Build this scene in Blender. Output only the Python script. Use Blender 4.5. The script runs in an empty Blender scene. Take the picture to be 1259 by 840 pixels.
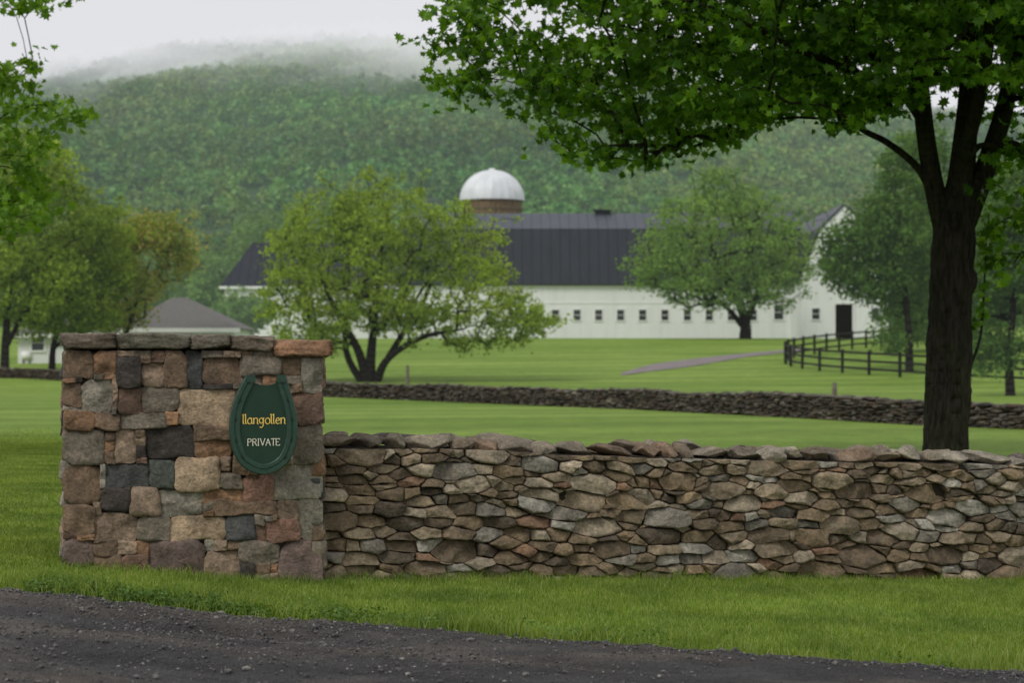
import bpy, math, random
import numpy as np
from mathutils import Vector
random.seed(5)
rng = np.random.default_rng(11)
C = bpy.context.scene.collection
F = 2448.0; CX = 629.5; HY = 443.0; CZ = 1.5
def PX(px, d): return (px-CX)/F*d
def PZ(py, d): return CZ+(HY-py)/F*d
def smooth(t):
    t = np.clip(t, 0, 1); return t*t*(3-2*t)
# ------------------------------------------------------------------ noise
_T = np.random.default_rng(3).random((32,32,32))
def vn(P, s=1.0, off=0.0):
    P = np.asarray(P, float)*s+off+100.0
    i = np.floor(P).astype(int); f = P-i; f = f*f*(3-2*f); i %= 32; j = (i+1) % 32
    x0,y0,z0 = i[...,0],i[...,1],i[...,2]; x1,y1,z1 = j[...,0],j[...,1],j[...,2]
    fx,fy,fz = f[...,0],f[...,1],f[...,2]
    a = _T[x0,y0,z0]*(1-fx)+_T[x1,y0,z0]*fx; b = _T[x0,y1,z0]*(1-fx)+_T[x1,y1,z0]*fx
    c = _T[x0,y0,z1]*(1-fx)+_T[x1,y0,z1]*fx; d = _T[x0,y1,z1]*(1-fx)+_T[x1,y1,z1]*fx
    return ((a*(1-fy)+b*fy)*(1-fz)+(c*(1-fy)+d*fy)*fz)*2-1
def xyz(x,y,z=0.0):
    x,y = np.broadcast_arrays(np.asarray(x,float),np.asarray(y,float)); return np.stack([x,y,np.zeros_like(x)+z],-1)
# ------------------------------------------------------------------ ground
def G(x, y):
    x = np.asarray(x,float); y = np.asarray(y,float)
    near = np.interp(x,[-12,-3,-1.3,4.1,12],[.42,.12,-.03,-.247,-.45])
    w = smooth((y-15)/26.0)
    far = 3.6*smooth((y-85)/115.0)+8*smooth((y-235)/400.0)
    und = .10*vn(xyz(x,y),.045)*smooth((y-25)/30)
    return near*(1-w)+far+und
def gh(px, py):
    Y = np.arange(5,420,.05); X = (px-CX)/F*Y; z = CZ+(HY-py)/F*Y
    k = np.argmax(G(X,Y) >= z)
    return float(X[k]), float(Y[k])
# ------------------------------------------------------------------ mesh helpers
org = {}
def tag(o, label=None, cat=None, group=None, kind=None):
    if label: o['label'] = label
    if cat: o['category'] = cat
    if group: o['group'] = group
    if kind: o['kind'] = kind
    return o
def thing(name, label, cat, loc, group=None):
    o = bpy.data.objects.new(name, None); C.objects.link(o); o.location = loc
    org[o] = np.array(loc,float); return tag(o,label,cat,group)
def mk(name, V, Fs, m, parent=None, smooth_=False, col=None):
    V = np.asarray(V,float).reshape(-1,3)
    if isinstance(Fs, np.ndarray): Fs = [Fs]
    o0 = org[parent] if parent is not None else np.zeros(3)
    me = bpy.data.meshes.new(name)
    me.vertices.add(len(V)); me.vertices.foreach_set('co', (V-o0).astype(np.float32).ravel())
    loops = []; starts = []; n = 0
    for f in Fs:
        f = np.asarray(f,int)
        if f.size == 0: continue
        k = f.shape[1]; loops.append(f.ravel()); starts.append(n+np.arange(len(f))*k); n += f.size
    loops = np.concatenate(loops); starts = np.concatenate(starts)
    me.loops.add(len(loops)); me.loops.foreach_set('vertex_index', loops.astype(np.int32))
    me.polygons.add(len(starts)); me.polygons.foreach_set('loop_start', starts.astype(np.int32))
    me.update(calc_edges=True)
    me.polygons.foreach_set('use_smooth', np.full(len(starts), smooth_, dtype=bool))
    if col is not None:
        a = me.attributes.new('Col','FLOAT_COLOR','POINT')
        cc = np.ones((len(V),4),np.float32); cc[:,:3] = col; a.data.foreach_set('color', cc.ravel())
    me.materials.append(m); me.validate()
    o = bpy.data.objects.new(name, me); C.objects.link(o)
    if parent is not None: o.parent = parent
    org[o] = o0
    return o
class MB:
    def __init__(s): s.v=[]; s.f={}; s.n=0; s.c=[]
    def add(s, V, Fs, col=None):
        V = np.asarray(V,float).reshape(-1,3)
        for f in Fs:
            f = np.asarray(f,int)
            if f.ndim == 1: f = f[None]
            s.f.setdefault(f.shape[1],[]).append(f+s.n)
        s.v.append(V); s.n += len(V)
        if col is not None: s.c.append(np.broadcast_to(np.asarray(col,float),(len(V),3)))
    def box(s,x0,x1,y0,y1,z0,z1):
        V=[(x,y,z) for z in (z0,z1) for y in (y0,y1) for x in (x0,x1)]
        s.add(V,[[[0,2,3,1],[4,5,7,6],[0,1,5,4],[1,3,7,5],[3,2,6,7],[2,0,4,6]]])
    def bar(s,a,b,w,h):
        a=np.array(a,float); b=np.array(b,float); d=b-a; d/=np.linalg.norm(d)
        up=np.array([0,0,1.]) if abs(d[2])<.9 else np.array([0,1.,0]); r=np.cross(d,up); r/=np.linalg.norm(r); u=np.cross(r,d)
        V=[p+r*w*i+u*h*j for p in (a,b) for i,j in ((-.5,-.5),(.5,-.5),(.5,.5),(-.5,.5))]
        s.add(V,[[[0,1,2,3],[4,7,6,5],[0,4,5,1],[1,5,6,2],[2,6,7,3],[3,7,4,0]]])
    def frustums(s,A,B,ra,rb,k=6):
        A=np.asarray(A,float);B=np.asarray(B,float);D=B-A;L=np.linalg.norm(D,axis=1,keepdims=True);D=D/np.maximum(L,1e-6)
        up=np.where(np.abs(D[:,2:3])<.9,np.array([[0,0,1.]]),np.array([[1.,0,0]]))
        R=np.cross(D,up);R/=np.linalg.norm(R,axis=1,keepdims=True);U=np.cross(R,D)
        th=np.arange(k)/k*2*np.pi
        ring=R[:,None]*np.cos(th)[None,:,None]+U[:,None]*np.sin(th)[None,:,None]
        VA=A[:,None]+ring*np.asarray(ra)[:,None,None];VB=B[:,None]+ring*np.asarray(rb)[:,None,None]
        V=np.concatenate([VA,VB],1).reshape(-1,3);n=len(A);b=(np.arange(n)*2*k)[:,None,None]
        i=np.arange(k);j=(i+1)%k
        f=np.stack([i,j,j+k,i+k],1)[None]+b
        s.add(V,[f.reshape(-1,4)])
        cap=np.concatenate([(np.arange(k)[::-1])[None]+b[:,0],(np.arange(k)+k)[None]+b[:,0]])
        s.f.setdefault(k,[]).append(cap+s.n-len(V))
    def tube(s,pts,rad,k=12,cap=True,disp=None):
        P=np.asarray(pts,float);n=len(P);rad=np.broadcast_to(rad,(n,));D=np.gradient(P,axis=0);D/=np.linalg.norm(D,axis=1,keepdims=True)
        r=np.cross(D[0],[0,1.,.01]) ; r/=np.linalg.norm(r); V=[]
        th=np.arange(k)/k*2*np.pi
        for i in range(n):
            r=r-D[i]*np.dot(r,D[i]);r/=np.linalg.norm(r);u=np.cross(D[i],r)
            V.append(P[i]+(r[None]*np.cos(th)[:,None]+u[None]*np.sin(th)[:,None])*rad[i])
        V=np.array(V)
        if disp is not None:
            off=(V-P[:,None]); V=P[:,None]+off*(1+disp(V))[...,None]
        i=np.arange(k);j=(i+1)%k
        f=np.concatenate([np.stack([i,j,j+k,i+k],1)+q*k for q in range(n-1)])
        s.add(V,[f]+([[np.arange(k)[::-1]],[np.arange(k)+(n-1)*k]] if cap else []))
    def build(s,name,m,parent=None,smooth_=False):
        col=np.concatenate(s.c) if s.c else None
        return mk(name,np.concatenate(s.v),[np.concatenate(x) for x in s.f.values()],m,parent,smooth_,col)
# ------------------------------------------------------------------ materials
def newmat(name):
    m=bpy.data.materials.new(name);m.use_nodes=True;m.node_tree.nodes.clear();return m,m.node_tree
def nd(nt,t,ins=None,**pr):
    n=nt.nodes.new(t)
    for k,v in pr.items(): setattr(n,k,v)
    for k,v in (ins or {}).items():
        s=n.inputs[k]
        if isinstance(v,bpy.types.NodeSocket): nt.links.new(v,s)
        else: s.default_value=v
    return n
def c4(c): return (c[0],c[1],c[2],1.0)
def ramp(nt,fac,stops):
    r=nd(nt,'ShaderNodeValToRGB',{'Fac':fac}); e=r.color_ramp.elements
    while len(e)<len(stops): e.new(.5)
    for i,(p,c) in enumerate(stops): e[i].position=p; e[i].color=c4(c) if not isinstance(c,float) else (c,c,c,1)
    return r.outputs[0]
def mix(nt,fac,a,b,bt='MIX'):
    n=nt.nodes.new('ShaderNodeMix'); n.data_type='RGBA'; n.blend_type=bt
    for i,v in ((0,fac),(6,a),(7,b)):
        if isinstance(v,bpy.types.NodeSocket): nt.links.new(v,n.inputs[i])
        elif i==0: n.inputs[0].default_value=v
        else: n.inputs[i].default_value=c4(v)
    return n.outputs[2]
def noise(nt,co,s,det=4.0,rough=.6):
    return nd(nt,'ShaderNodeTexNoise',{'Vector':co,'Scale':s,'Detail':det,'Roughness':rough}).outputs[0]
def pos(nt): return nd(nt,'ShaderNodeNewGeometry').outputs['Position']
def mp(nt,co,sc): return nd(nt,'ShaderNodeMapping',{'Vector':co,'Scale':sc}).outputs[0]
FOG_GLOW=(.775,.78,.81)  # glow colour painted over the hilltops as fog
def finish(nt,sh,painted_haze=0.0,painted_fog=False):  # mist is painted in: emission mixed over each surface shader
    if painted_fog:
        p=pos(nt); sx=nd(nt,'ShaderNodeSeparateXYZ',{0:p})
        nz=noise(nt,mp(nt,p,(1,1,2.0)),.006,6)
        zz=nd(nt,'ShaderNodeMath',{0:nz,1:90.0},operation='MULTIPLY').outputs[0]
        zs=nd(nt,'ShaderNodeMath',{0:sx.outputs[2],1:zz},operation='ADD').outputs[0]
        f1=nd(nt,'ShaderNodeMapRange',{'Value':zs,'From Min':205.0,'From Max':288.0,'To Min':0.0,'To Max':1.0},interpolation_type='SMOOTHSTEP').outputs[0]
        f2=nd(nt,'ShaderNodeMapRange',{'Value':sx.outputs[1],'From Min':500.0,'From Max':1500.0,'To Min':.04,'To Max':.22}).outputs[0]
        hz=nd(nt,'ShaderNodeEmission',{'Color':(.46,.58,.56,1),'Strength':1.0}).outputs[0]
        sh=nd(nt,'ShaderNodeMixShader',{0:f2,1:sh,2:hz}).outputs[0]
        em=nd(nt,'ShaderNodeEmission',{'Color':c4(FOG_GLOW),'Strength':1.0}).outputs[0]
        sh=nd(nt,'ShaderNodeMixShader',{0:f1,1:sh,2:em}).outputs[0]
    elif painted_haze>0:
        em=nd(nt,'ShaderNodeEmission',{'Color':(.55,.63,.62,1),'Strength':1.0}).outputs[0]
        sh=nd(nt,'ShaderNodeMixShader',{0:painted_haze,1:sh,2:em}).outputs[0]
    nd(nt,'ShaderNodeOutputMaterial',{0:sh})
def bumpn(nt,h,st,dist): return nd(nt,'ShaderNodeBump',{'Height':h,'Strength':st,'Distance':dist}).outputs[0]
def leafmat(name,cols,trans=.35,painted_haze=0.0,painted_fog=False,nscale=.5,rough=.55,attr=False):
    m,nt=newmat(name); g=nd(nt,'ShaderNodeNewGeometry')
    n=len(cols); col=ramp(nt,g.outputs['Random Per Island'],[(i/(n-1),c) for i,c in enumerate(cols)])
    nz=ramp(nt,noise(nt,g.outputs['Position'],nscale,3),[(.3,(.62,.68,.62)),(.7,(1.3,1.22,1.1))])
    col=mix(nt,1.0,col,nz,'MULTIPLY')
    if attr: col=mix(nt,1.0,col,nd(nt,'ShaderNodeAttribute',attribute_name='Col').outputs[0],'MULTIPLY')
    p=nd(nt,'ShaderNodeBsdfPrincipled',{'Base Color':col,'Roughness':rough,'Specular IOR Level':.25}).outputs[0]
    tc=mix(nt,1.0,col,(1.6,1.5,.6),'MULTIPLY')
    t=nd(nt,'ShaderNodeBsdfTranslucent',{'Color':tc}).outputs[0]
    s=nd(nt,'ShaderNodeMixShader',{0:trans,1:p,2:t}).outputs[0]
    finish(nt,s,painted_haze,painted_fog); return m
def simplemat(name,col,rough=.7,col2=None,nscale=3.0,bs=0.0,bsc=20.0,painted_haze=0.0,sc=(1,1,1),spec=.3,metal=0.0):
    m,nt=newmat(name); p=mp(nt,pos(nt),sc)
    c=mix(nt,ramp(nt,noise(nt,p,nscale,5),[(.35,0.0),(.65,1.0)]),col,col2 or col)
    ins={'Base Color':c,'Roughness':rough,'Specular IOR Level':spec,'Metallic':metal}
    if bs>0: ins['Normal']=bumpn(nt,noise(nt,p,bsc,5),bs,.02)
    finish(nt,nd(nt,'ShaderNodeBsdfPrincipled',ins).outputs[0],painted_haze); return m
def stonemat(name,lichen=.3,painted_haze=0.0,sc=1.0):
    m,nt=newmat(name); p=pos(nt); a=nd(nt,'ShaderNodeAttribute',attribute_name='Col').outputs[0]
    n1=noise(nt,p,9*sc,6,.65); n2=noise(nt,p,45*sc,6,.7); n3=noise(nt,p,170*sc,3,.6)
    c=mix(nt,1.0,a,ramp(nt,n1,[(.3,(.55,.53,.5)),(.5,(.95,.95,.95)),(.72,(1.45,1.38,1.3))]),'MULTIPLY')
    c=mix(nt,1.0,c,ramp(nt,n2,[(.3,(.55,.53,.50)),(.55,(1.0,1.0,1.0)),(.75,(1.45,1.4,1.33))]),'MULTIPLY')
    l=ramp(nt,noise(nt,mp(nt,p,(1,1,1.2)),15*sc,5,.7),[(.58,0.0),(.66,float(lichen))])
    c=mix(nt,l,c,(.31,.30,.235))
    dk=ramp(nt,noise(nt,mp(nt,p,(1.0,1.0,1.0)),4.0*sc,4),[(.54,0.0),(.74,.45)])
    c=mix(nt,dk,c,(.06,.048,.036))
    h=nd(nt,'ShaderNodeMath',{0:n2,1:nd(nt,'ShaderNodeMath',{0:n3,1:.4},operation='MULTIPLY').outputs[0]},operation='ADD').outputs[0]
    b=bumpn(nt,h,1.0,.024/sc)
    finish(nt,nd(nt,'ShaderNodeBsdfPrincipled',{'Base Color':c,'Roughness':.78,'Specular IOR Level':.3,'Normal':b}).outputs[0],painted_haze); return m
def lawnmat(name):
    m,nt=newmat(name); p=pos(nt)
    big=noise(nt,mp(nt,p,(.5,1,1)),.12,4); mid=noise(nt,p,1.3,5,.7); fine=noise(nt,mp(nt,p,(1,.6,1)),24,4,.75)
    c=mix(nt,ramp(nt,big,[(.35,0.0),(.65,1.0)]),(.135,.225,.034),(.215,.315,.062))
    c=mix(nt,1.0,c,ramp(nt,mid,[(.3,(.72,.78,.72)),(.7,(1.25,1.18,1.2))]),'MULTIPLY')
    c=mix(nt,1.0,c,ramp(nt,fine,[(.3,(.6,.65,.55)),(.7,(1.35,1.3,1.3))]),'MULTIPLY')
    sx=nd(nt,'ShaderNodeSeparateXYZ',{0:p})
    v=nd(nt,'ShaderNodeMath',{0:sx.outputs[1],1:nd(nt,'ShaderNodeMath',{0:sx.outputs[0],1:-.42},operation='MULTIPLY').outputs[0]},operation='ADD').outputs[0]
    v=nd(nt,'ShaderNodeMath',{0:v,1:nd(nt,'ShaderNodeMath',{0:mid,1:.8},operation='MULTIPLY').outputs[0]},operation='ADD').outputs[0]
    w=nd(nt,'ShaderNodeMath',{0:nd(nt,'ShaderNodeMath',{0:v,1:1.1},operation='MULTIPLY').outputs[0]},operation='SINE').outputs[0]
    w=nd(nt,'ShaderNodeMapRange',{'Value':w,'From Min':-.6,'From Max':.6,'To Min':.89,'To Max':1.09}).outputs[0]
    c=mix(nt,1.0,c,w,'MULTIPLY')
    b=bumpn(nt,fine,.9,.05)
    finish(nt,nd(nt,'ShaderNodeBsdfPrincipled',{'Base Color':c,'Roughness':.85,'Specular IOR Level':.15,'Normal':b}).outputs[0]); return m
M={}
M['lawn']=lawnmat('lawn_grass')
M['blade']=leafmat('grass_blades',[(.10,.175,.024),(.155,.245,.036),(.21,.305,.058),(.33,.37,.15)],.38,nscale=1.5)
M['weed']=leafmat('weed_leaves',[(.06,.13,.025),(.10,.185,.035),(.15,.25,.06)],.3,nscale=2)
M['maple']=leafmat('maple_leaves',[(.036,.095,.009),(.058,.145,.012),(.105,.23,.020),(.18,.34,.036)],.48,nscale=.9,rough=.42)
M['maple2']=leafmat('young_maple_leaves',[(.07,.16,.018),(.12,.24,.026),(.18,.33,.045)],.45,nscale=.8)
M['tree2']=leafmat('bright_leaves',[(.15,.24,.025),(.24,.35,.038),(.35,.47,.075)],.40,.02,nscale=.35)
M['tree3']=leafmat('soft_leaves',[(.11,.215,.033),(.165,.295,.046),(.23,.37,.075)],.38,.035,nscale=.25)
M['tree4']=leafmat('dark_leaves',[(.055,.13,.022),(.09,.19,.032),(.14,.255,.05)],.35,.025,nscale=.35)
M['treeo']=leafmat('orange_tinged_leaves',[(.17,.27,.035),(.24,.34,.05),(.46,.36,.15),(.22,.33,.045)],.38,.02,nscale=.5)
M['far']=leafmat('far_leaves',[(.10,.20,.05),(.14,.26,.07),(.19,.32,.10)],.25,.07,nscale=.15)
M['forest']=leafmat('forest_leaves',[(.062,.138,.034),(.088,.178,.042),(.12,.22,.055)],.2,painted_fog=True,nscale=.008,attr=True)
M['hill']=leafmat('forest_floor',[(.03,.07,.02),(.04,.09,.025)],.1,painted_fog=True,nscale=.02)
def barkmat(name,a,b,painted_haze=0.0,moss=0.0):
    m,nt=newmat(name); p0=pos(nt); p=mp(nt,p0,(1,1,.16)); n=noise(nt,p,22,6,.7); v=nd(nt,'ShaderNodeTexVoronoi',{'Vector':p,'Scale':26.0}).outputs[0]
    c=mix(nt,ramp(nt,n,[(.35,0.0),(.65,1.0)]),a,b)
    if moss>0: c=mix(nt,ramp(nt,noise(nt,mp(nt,p0,(1,1,.5)),3.0,5),[(.45,0.0),(.7,float(moss))]),c,(.038,.046,.017))
    h=nd(nt,'ShaderNodeMath',{0:n,1:v},operation='ADD').outputs[0]
    finish(nt,nd(nt,'ShaderNodeBsdfPrincipled',{'Base Color':c,'Roughness':.9,'Specular IOR Level':.15,'Normal':bumpn(nt,h,1.0,.06)}).outputs[0],painted_haze); return m
M['bark']=barkmat('maple_bark',(.007,.006,.005),(.046,.038,.030),0,.6)
M['bark2']=barkmat('tree_bark',(.020,.017,.014),(.04,.034,.028),.015)
M['stone']=stonemat('fieldstone',.35)
M['pstone']=stonemat('pillar_stone',.14)
M['fstone']=stonemat('far_wall_stone',.3,.0,.35)
M['core']=simplemat('painted_crevice_shade',(.035,.028,.02),.95)  # near-black core colour paints the shade in gaps between stones
M['mortar']=simplemat('mortar',(.060,.048,.037),.95,(.035,.028,.022),12,.6,80)
def sidemat():
    m,nt=newmat('white_painted_boards'); p=pos(nt)
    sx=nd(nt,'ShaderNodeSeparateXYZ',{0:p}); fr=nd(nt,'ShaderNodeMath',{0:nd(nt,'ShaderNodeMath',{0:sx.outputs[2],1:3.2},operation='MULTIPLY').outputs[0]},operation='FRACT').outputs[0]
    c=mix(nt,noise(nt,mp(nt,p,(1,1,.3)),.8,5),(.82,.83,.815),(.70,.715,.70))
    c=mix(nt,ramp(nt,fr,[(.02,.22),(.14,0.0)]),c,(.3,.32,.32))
    st=ramp(nt,noise(nt,mp(nt,p,(1.2,1.2,.12)),1.5,4),[(.5,0.0),(.75,.25)])
    c=mix(nt,st,c,(.46,.46,.42))
    finish(nt,nd(nt,'ShaderNodeBsdfPrincipled',{'Base Color':c,'Roughness':.6,'Normal':bumpn(nt,fr,.4,.03)}).outputs[0],.02); return m
M['white']=sidemat()
M['trim']=simplemat('white_trim',(.82,.82,.80),.5,(.72,.73,.71),1.0,painted_haze=.02)
def roofmat(name,a,b,freq,painted_haze):
    m,nt=newmat(name); p=pos(nt); sx=nd(nt,'ShaderNodeSeparateXYZ',{0:p})
    fr=nd(nt,'ShaderNodeMath',{0:nd(nt,'ShaderNodeMath',{0:sx.outputs[0],1:freq},operation='MULTIPLY').outputs[0]},operation='FRACT').outputs[0]
    c=mix(nt,noise(nt,mp(nt,p,(1,1,.4)),.7,5),a,b)
    c=mix(nt,ramp(nt,fr,[(.0,.6),(.2,0.0)]),c,(a[0]*.3,a[1]*.3,a[2]*.3))
    finish(nt,nd(nt,'ShaderNodeBsdfPrincipled',{'Base Color':c,'Roughness':.55,'Specular IOR Level':.2,'Normal':bumpn(nt,fr,.5,.05)}).outputs[0],painted_haze); return m
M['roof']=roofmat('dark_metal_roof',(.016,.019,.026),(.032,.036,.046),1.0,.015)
def shinglemat():
    m,nt=newmat('grey_brown_shingles'); p=pos(nt)
    c=mix(nt,noise(nt,p,2.5,6,.7),(.085,.080,.074),(.17,.16,.148))
    finish(nt,nd(nt,'ShaderNodeBsdfPrincipled',{'Base Color':c,'Roughness':.8,'Specular IOR Level':.2}).outputs[0],.03); return m
M['roof2']=shinglemat()
M['roof_sheen']=roofmat('upper_roof_painted_sheen',(.055,.062,.078),(.085,.092,.11),1.0,.02)  # lighter than the lower slope: metallic sheen painted into the colour
M['glass']=simplemat('dark_window_glass',(.03,.035,.035),.15,spec=.5,painted_haze=.02)
M['black']=simplemat('painted_dark_interior',(.012,.012,.012),.9)
M['fence']=simplemat('black_fence_paint',(.012,.012,.012),.6,(.022,.022,.022),2)
M['dome']=simplemat('white_metal_dome',(.70,.72,.74),.35,(.58,.60,.62),.8,painted_haze=.03)
M['silo']=simplemat('weathered_silo_staves',(.085,.055,.028),.85,(.21,.145,.075),1.3,.3,6,.025,(3,3,.4))
M['wood']=simplemat('weathered_wood',(.12,.10,.08),.9,(.2,.18,.15),6)
M['sign']=simplemat('dark_green_paint',(.007,.032,.016),.45,(.011,.042,.022),6,.08,60,spec=.4)
M['shoe']=simplemat('green_painted_iron',(.012,.043,.026),.38,(.021,.060,.038),14,.25,70,spec=.5)
M['gold']=simplemat('gold_lettering',(.80,.56,.12),.4,(.88,.64,.18),10)
M['cream']=simplemat('cream_lettering',(.74,.70,.56),.5)
M['iron']=simplemat('dark_iron',(.012,.02,.016),.5)
def gravelmat():
    m,nt=newmat('drive_gravel'); p=pos(nt)
    a=noise(nt,mp(nt,p,(.40,1,1)),1.2,5); b=nd(nt,'ShaderNodeTexVoronoi',{'Vector':p,'Scale':110.0}); f=noise(nt,p,90,5,.8)
    c=mix(nt,ramp(nt,a,[(.46,0.0),(.62,1.0)]),(.045,.045,.047),(.115,.097,.08))
    c=mix(nt,1.0,c,ramp(nt,noise(nt,mp(nt,p,(.4,1,1)),4.0,5),[(.35,(.6,.6,.61)),(.65,(1.3,1.28,1.25))]),'MULTIPLY')
    c=mix(nt,1.0,c,ramp(nt,f,[(.3,(.5,.5,.5)),(.7,(1.6,1.58,1.55))]),'MULTIPLY')
    sx=nd(nt,'ShaderNodeSeparateXYZ',{0:b.outputs['Color']})
    c=mix(nt,1.0,c,ramp(nt,sx.outputs[0],[(0.0,(.65,.65,.65)),(1.0,(1.5,1.48,1.45))]),'MULTIPLY')
    h=nd(nt,'ShaderNodeMath',{0:f,1:b.outputs['Distance']},operation='SUBTRACT').outputs[0]
    rg=ramp(nt,noise(nt,mp(nt,p,(.5,1,1)),2.2,4),[(.4,.4),(.6,.8)])
    finish(nt,nd(nt,'ShaderNodeBsdfPrincipled',{'Base Color':c,'Roughness':rg,'Specular IOR Level':.35,'Normal':bumpn(nt,h,1.0,.02)}).outputs[0]); return m
M['gravel']=gravelmat()
def pebmat():
    m,nt=newmat('loose_stones'); g=nd(nt,'ShaderNodeNewGeometry')
    c=ramp(nt,g.outputs['Random Per Island'],[(0.0,(.028,.028,.029)),(.6,(.07,.066,.062)),(.9,(.13,.118,.105)),(1.0,(.26,.245,.22))])
    c=mix(nt,1.0,c,ramp(nt,noise(nt,g.outputs['Position'],90,3),[(.3,(.7,.7,.7)),(.7,(1.25,1.25,1.25))]),'MULTIPLY')
    finish(nt,nd(nt,'ShaderNodeBsdfPrincipled',{'Base Color':c,'Roughness':.6}).outputs[0]); return m
M['peb']=pebmat()
M['path']=simplemat('pale_gravel_track',(.23,.195,.195),.9,(.16,.14,.135),1.5,.3,8)
# ------------------------------------------------------------------ ground sheet
gx=np.concatenate([-np.geomspace(40,2500,30)[::-1],np.arange(-39,39.1,.6),np.geomspace(40,2500,30)])
gy=np.concatenate([[-400,-100,-20],np.arange(0,42,.6),np.arange(42,245,1.5),np.geomspace(246,3000,50)])
def grid(xs,ys,zf):
    XX,YY=np.meshgrid(xs,ys); ZZ=zf(XX,YY); n=len(xs); r=len(ys)
    i=(np.arange(r-1)[:,None]*n+np.arange(n-1)[None]).ravel()
    return np.stack([XX,YY,ZZ],-1).reshape(-1,3), np.stack([i,i+1,i+1+n,i+n],1)
V,Fc=grid(gx,gy,G); g=mk('ground',V,Fc,M['lawn'],None,True); tag(g,'mown green lawn rolling away to the barn','lawn',kind='structure')
# drive
ep=[gh(*q) for q in [(-200,712),(0,729),(200,748),(400,767),(640,788),(850,802),(1259,826),(1450,836)]]
ex=np.array([p[0] for p in ep]); ey=np.array([p[1] for p in ep])
def edge(x): return np.interp(x,ex,ey)+.08*vn(xyz(x,0),2.0)+.07*vn(xyz(x,3),6.0)+.04*vn(xyz(x,5),22.0)
xs=np.arange(-14,12,.03); tv=np.concatenate([np.linspace(0,1,120)**1.1*5.0,[6,8,11,15]])
XX=np.repeat(xs[None],len(tv),0); YY=edge(XX)-tv[:,None]
DB=.036*smooth(tv/.25)[:,None]
def drivez(x,y,db=.036):
    base=np.interp(x,ex,ey)-y; rut=-.024*np.exp(-((base-.95)/.16)**2)-.020*np.exp(-((base-2.3)/.18)**2)
    return G(x,y)+.006+db+rut*(db/.036)*.9+.011*vn(xyz(x*.6,y),3.0)
hh=drivez(XX,YY,DB)+.006*vn(xyz(XX,YY),13.0)+.005*vn(xyz(XX,YY),34.0)
hh=np.maximum(hh,G(XX,YY)+.004)
hh[0]=G(XX[0],YY[0])-.01
n=len(xs); i=(np.arange(len(tv)-1)[:,None]*n+np.arange(n-1)[None]).ravel()
d=mk('gravel_drive',np.stack([XX,YY,hh],-1),np.stack([i,i+n,i+1+n,i+1],1),M['gravel'],None,True)
tag(d,'dark damp gravel drive across the foreground','drive',kind='structure')
# icospheres
def ico(sub):
    import bmesh
    bm=bmesh.new(); bmesh.ops.create_icosphere(bm,subdivisions=sub,radius=1.0)
    V=np.array([v.co[:] for v in bm.verts]); Fa=np.array([[v.index for v in f.verts] for f in bm.faces]); bm.free(); return V,Fa
ICO={k:ico(k) for k in (1,2,3,4)}
def cut_rock(sub,r,ncut=9,lo=.55,hi=.85):
    V,Fa=ICO[sub]; V=V.copy()
    for _ in range(ncut):
        nrm=r.normal(size=3); nrm/=np.linalg.norm(nrm); c=r.uniform(lo,hi); dd=V@nrm
        V-=np.maximum(0,dd-c)[:,None]*nrm
    return V,Fa
def scatter_rocks(P,S,sub,r,var=8,ncut=6):
    out=[];fs=[];k=0
    protos=[cut_rock(sub,r,ncut) for _ in range(var)]
    nv=len(ICO[sub][0])
    for v in range(var):
        idx=np.where(np.arange(len(P))%var==v)[0]; V,Fa=protos[v]
        a=r.uniform(0,2*np.pi,len(idx)); ca,sa=np.cos(a),np.sin(a)
        Q=V[None]*S[idx][:,None,:]
        Q=np.stack([Q[...,0]*ca[:,None]-Q[...,1]*sa[:,None],Q[...,0]*sa[:,None]+Q[...,1]*ca[:,None],Q[...,2]],-1)+P[idx][:,None]
        out.append(Q.reshape(-1,3)); fs.append((Fa[None]+(k+np.arange(len(idx))*nv)[:,None,None]).reshape(-1,3)); k+=len(idx)*nv
    return np.concatenate(out),np.concatenate(fs)
# loose gravel
n=60000
x=rng.uniform(-5,5,n); t=rng.random(n)**1.7*3.2-.03; y=edge(x)-t
keep=(vn(xyz(x*.5,y),1.3)+rng.normal(0,.4,n)>.05-.40*(t<.35))&(np.abs(x)<y*.28+.4); x,y,t=x[keep],y[keep],t[keep]
s=.0028+.0075*rng.random(len(x))**3.5+ (rng.random(len(x))<.018)*.013
P=np.stack([x,y,drivez(x,y,.036*smooth(t/.25))+s*.2+.002],-1); S=np.stack([s*rng.uniform(.8,1.5,len(x)),s,s*.7],-1)
V,Fc=scatter_rocks(P,S,1,rng); o=mk('loose_gravel',V,Fc,M['peb']); tag(o,'loose grey and brown stones scattered over the drive','gravel',kind='stuff')
# ------------------------------------------------------------------ stones
def poly_r(poly,c,th):
    d=np.stack([np.cos(th),np.sin(th)],-1); best=np.full(len(th),1e9)
    for k in range(len(poly)):
        a=poly[k]-c; e=poly[(k+1)%len(poly)]-poly[k]
        den=d[:,0]*e[1]-d[:,1]*e[0]; den=np.where(np.abs(den)<1e-9,1e-9,den)
        t=(a[0]*e[1]-a[1]*e[0])/den; s=(a[0]*d[:,1]-a[1]*d[:,0])/den
        ok=(t>0)&(s>=-1e-6)&(s<=1+1e-6); best=np.where(ok&(t<best),t,best)
    return best
NA=48; TH=np.arange(NA)/NA*2*np.pi
RH=np.array([.2,.4,.58,.73,.85,.925,.975,1.0,1.0,.96]); NR=len(RH)
def fan_faces():
    i=np.arange(NA); j=(i+1)%NA
    tri=np.stack([np.zeros(NA,int),1+i,1+j],1)
    q=np.concatenate([np.stack([1+r*NA+i,1+(r+1)*NA+i,1+(r+1)*NA+j,1+r*NA+j],1) for r in range(NR-1)])
    return tri,q
TRI,QUA=fan_faces()
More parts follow.
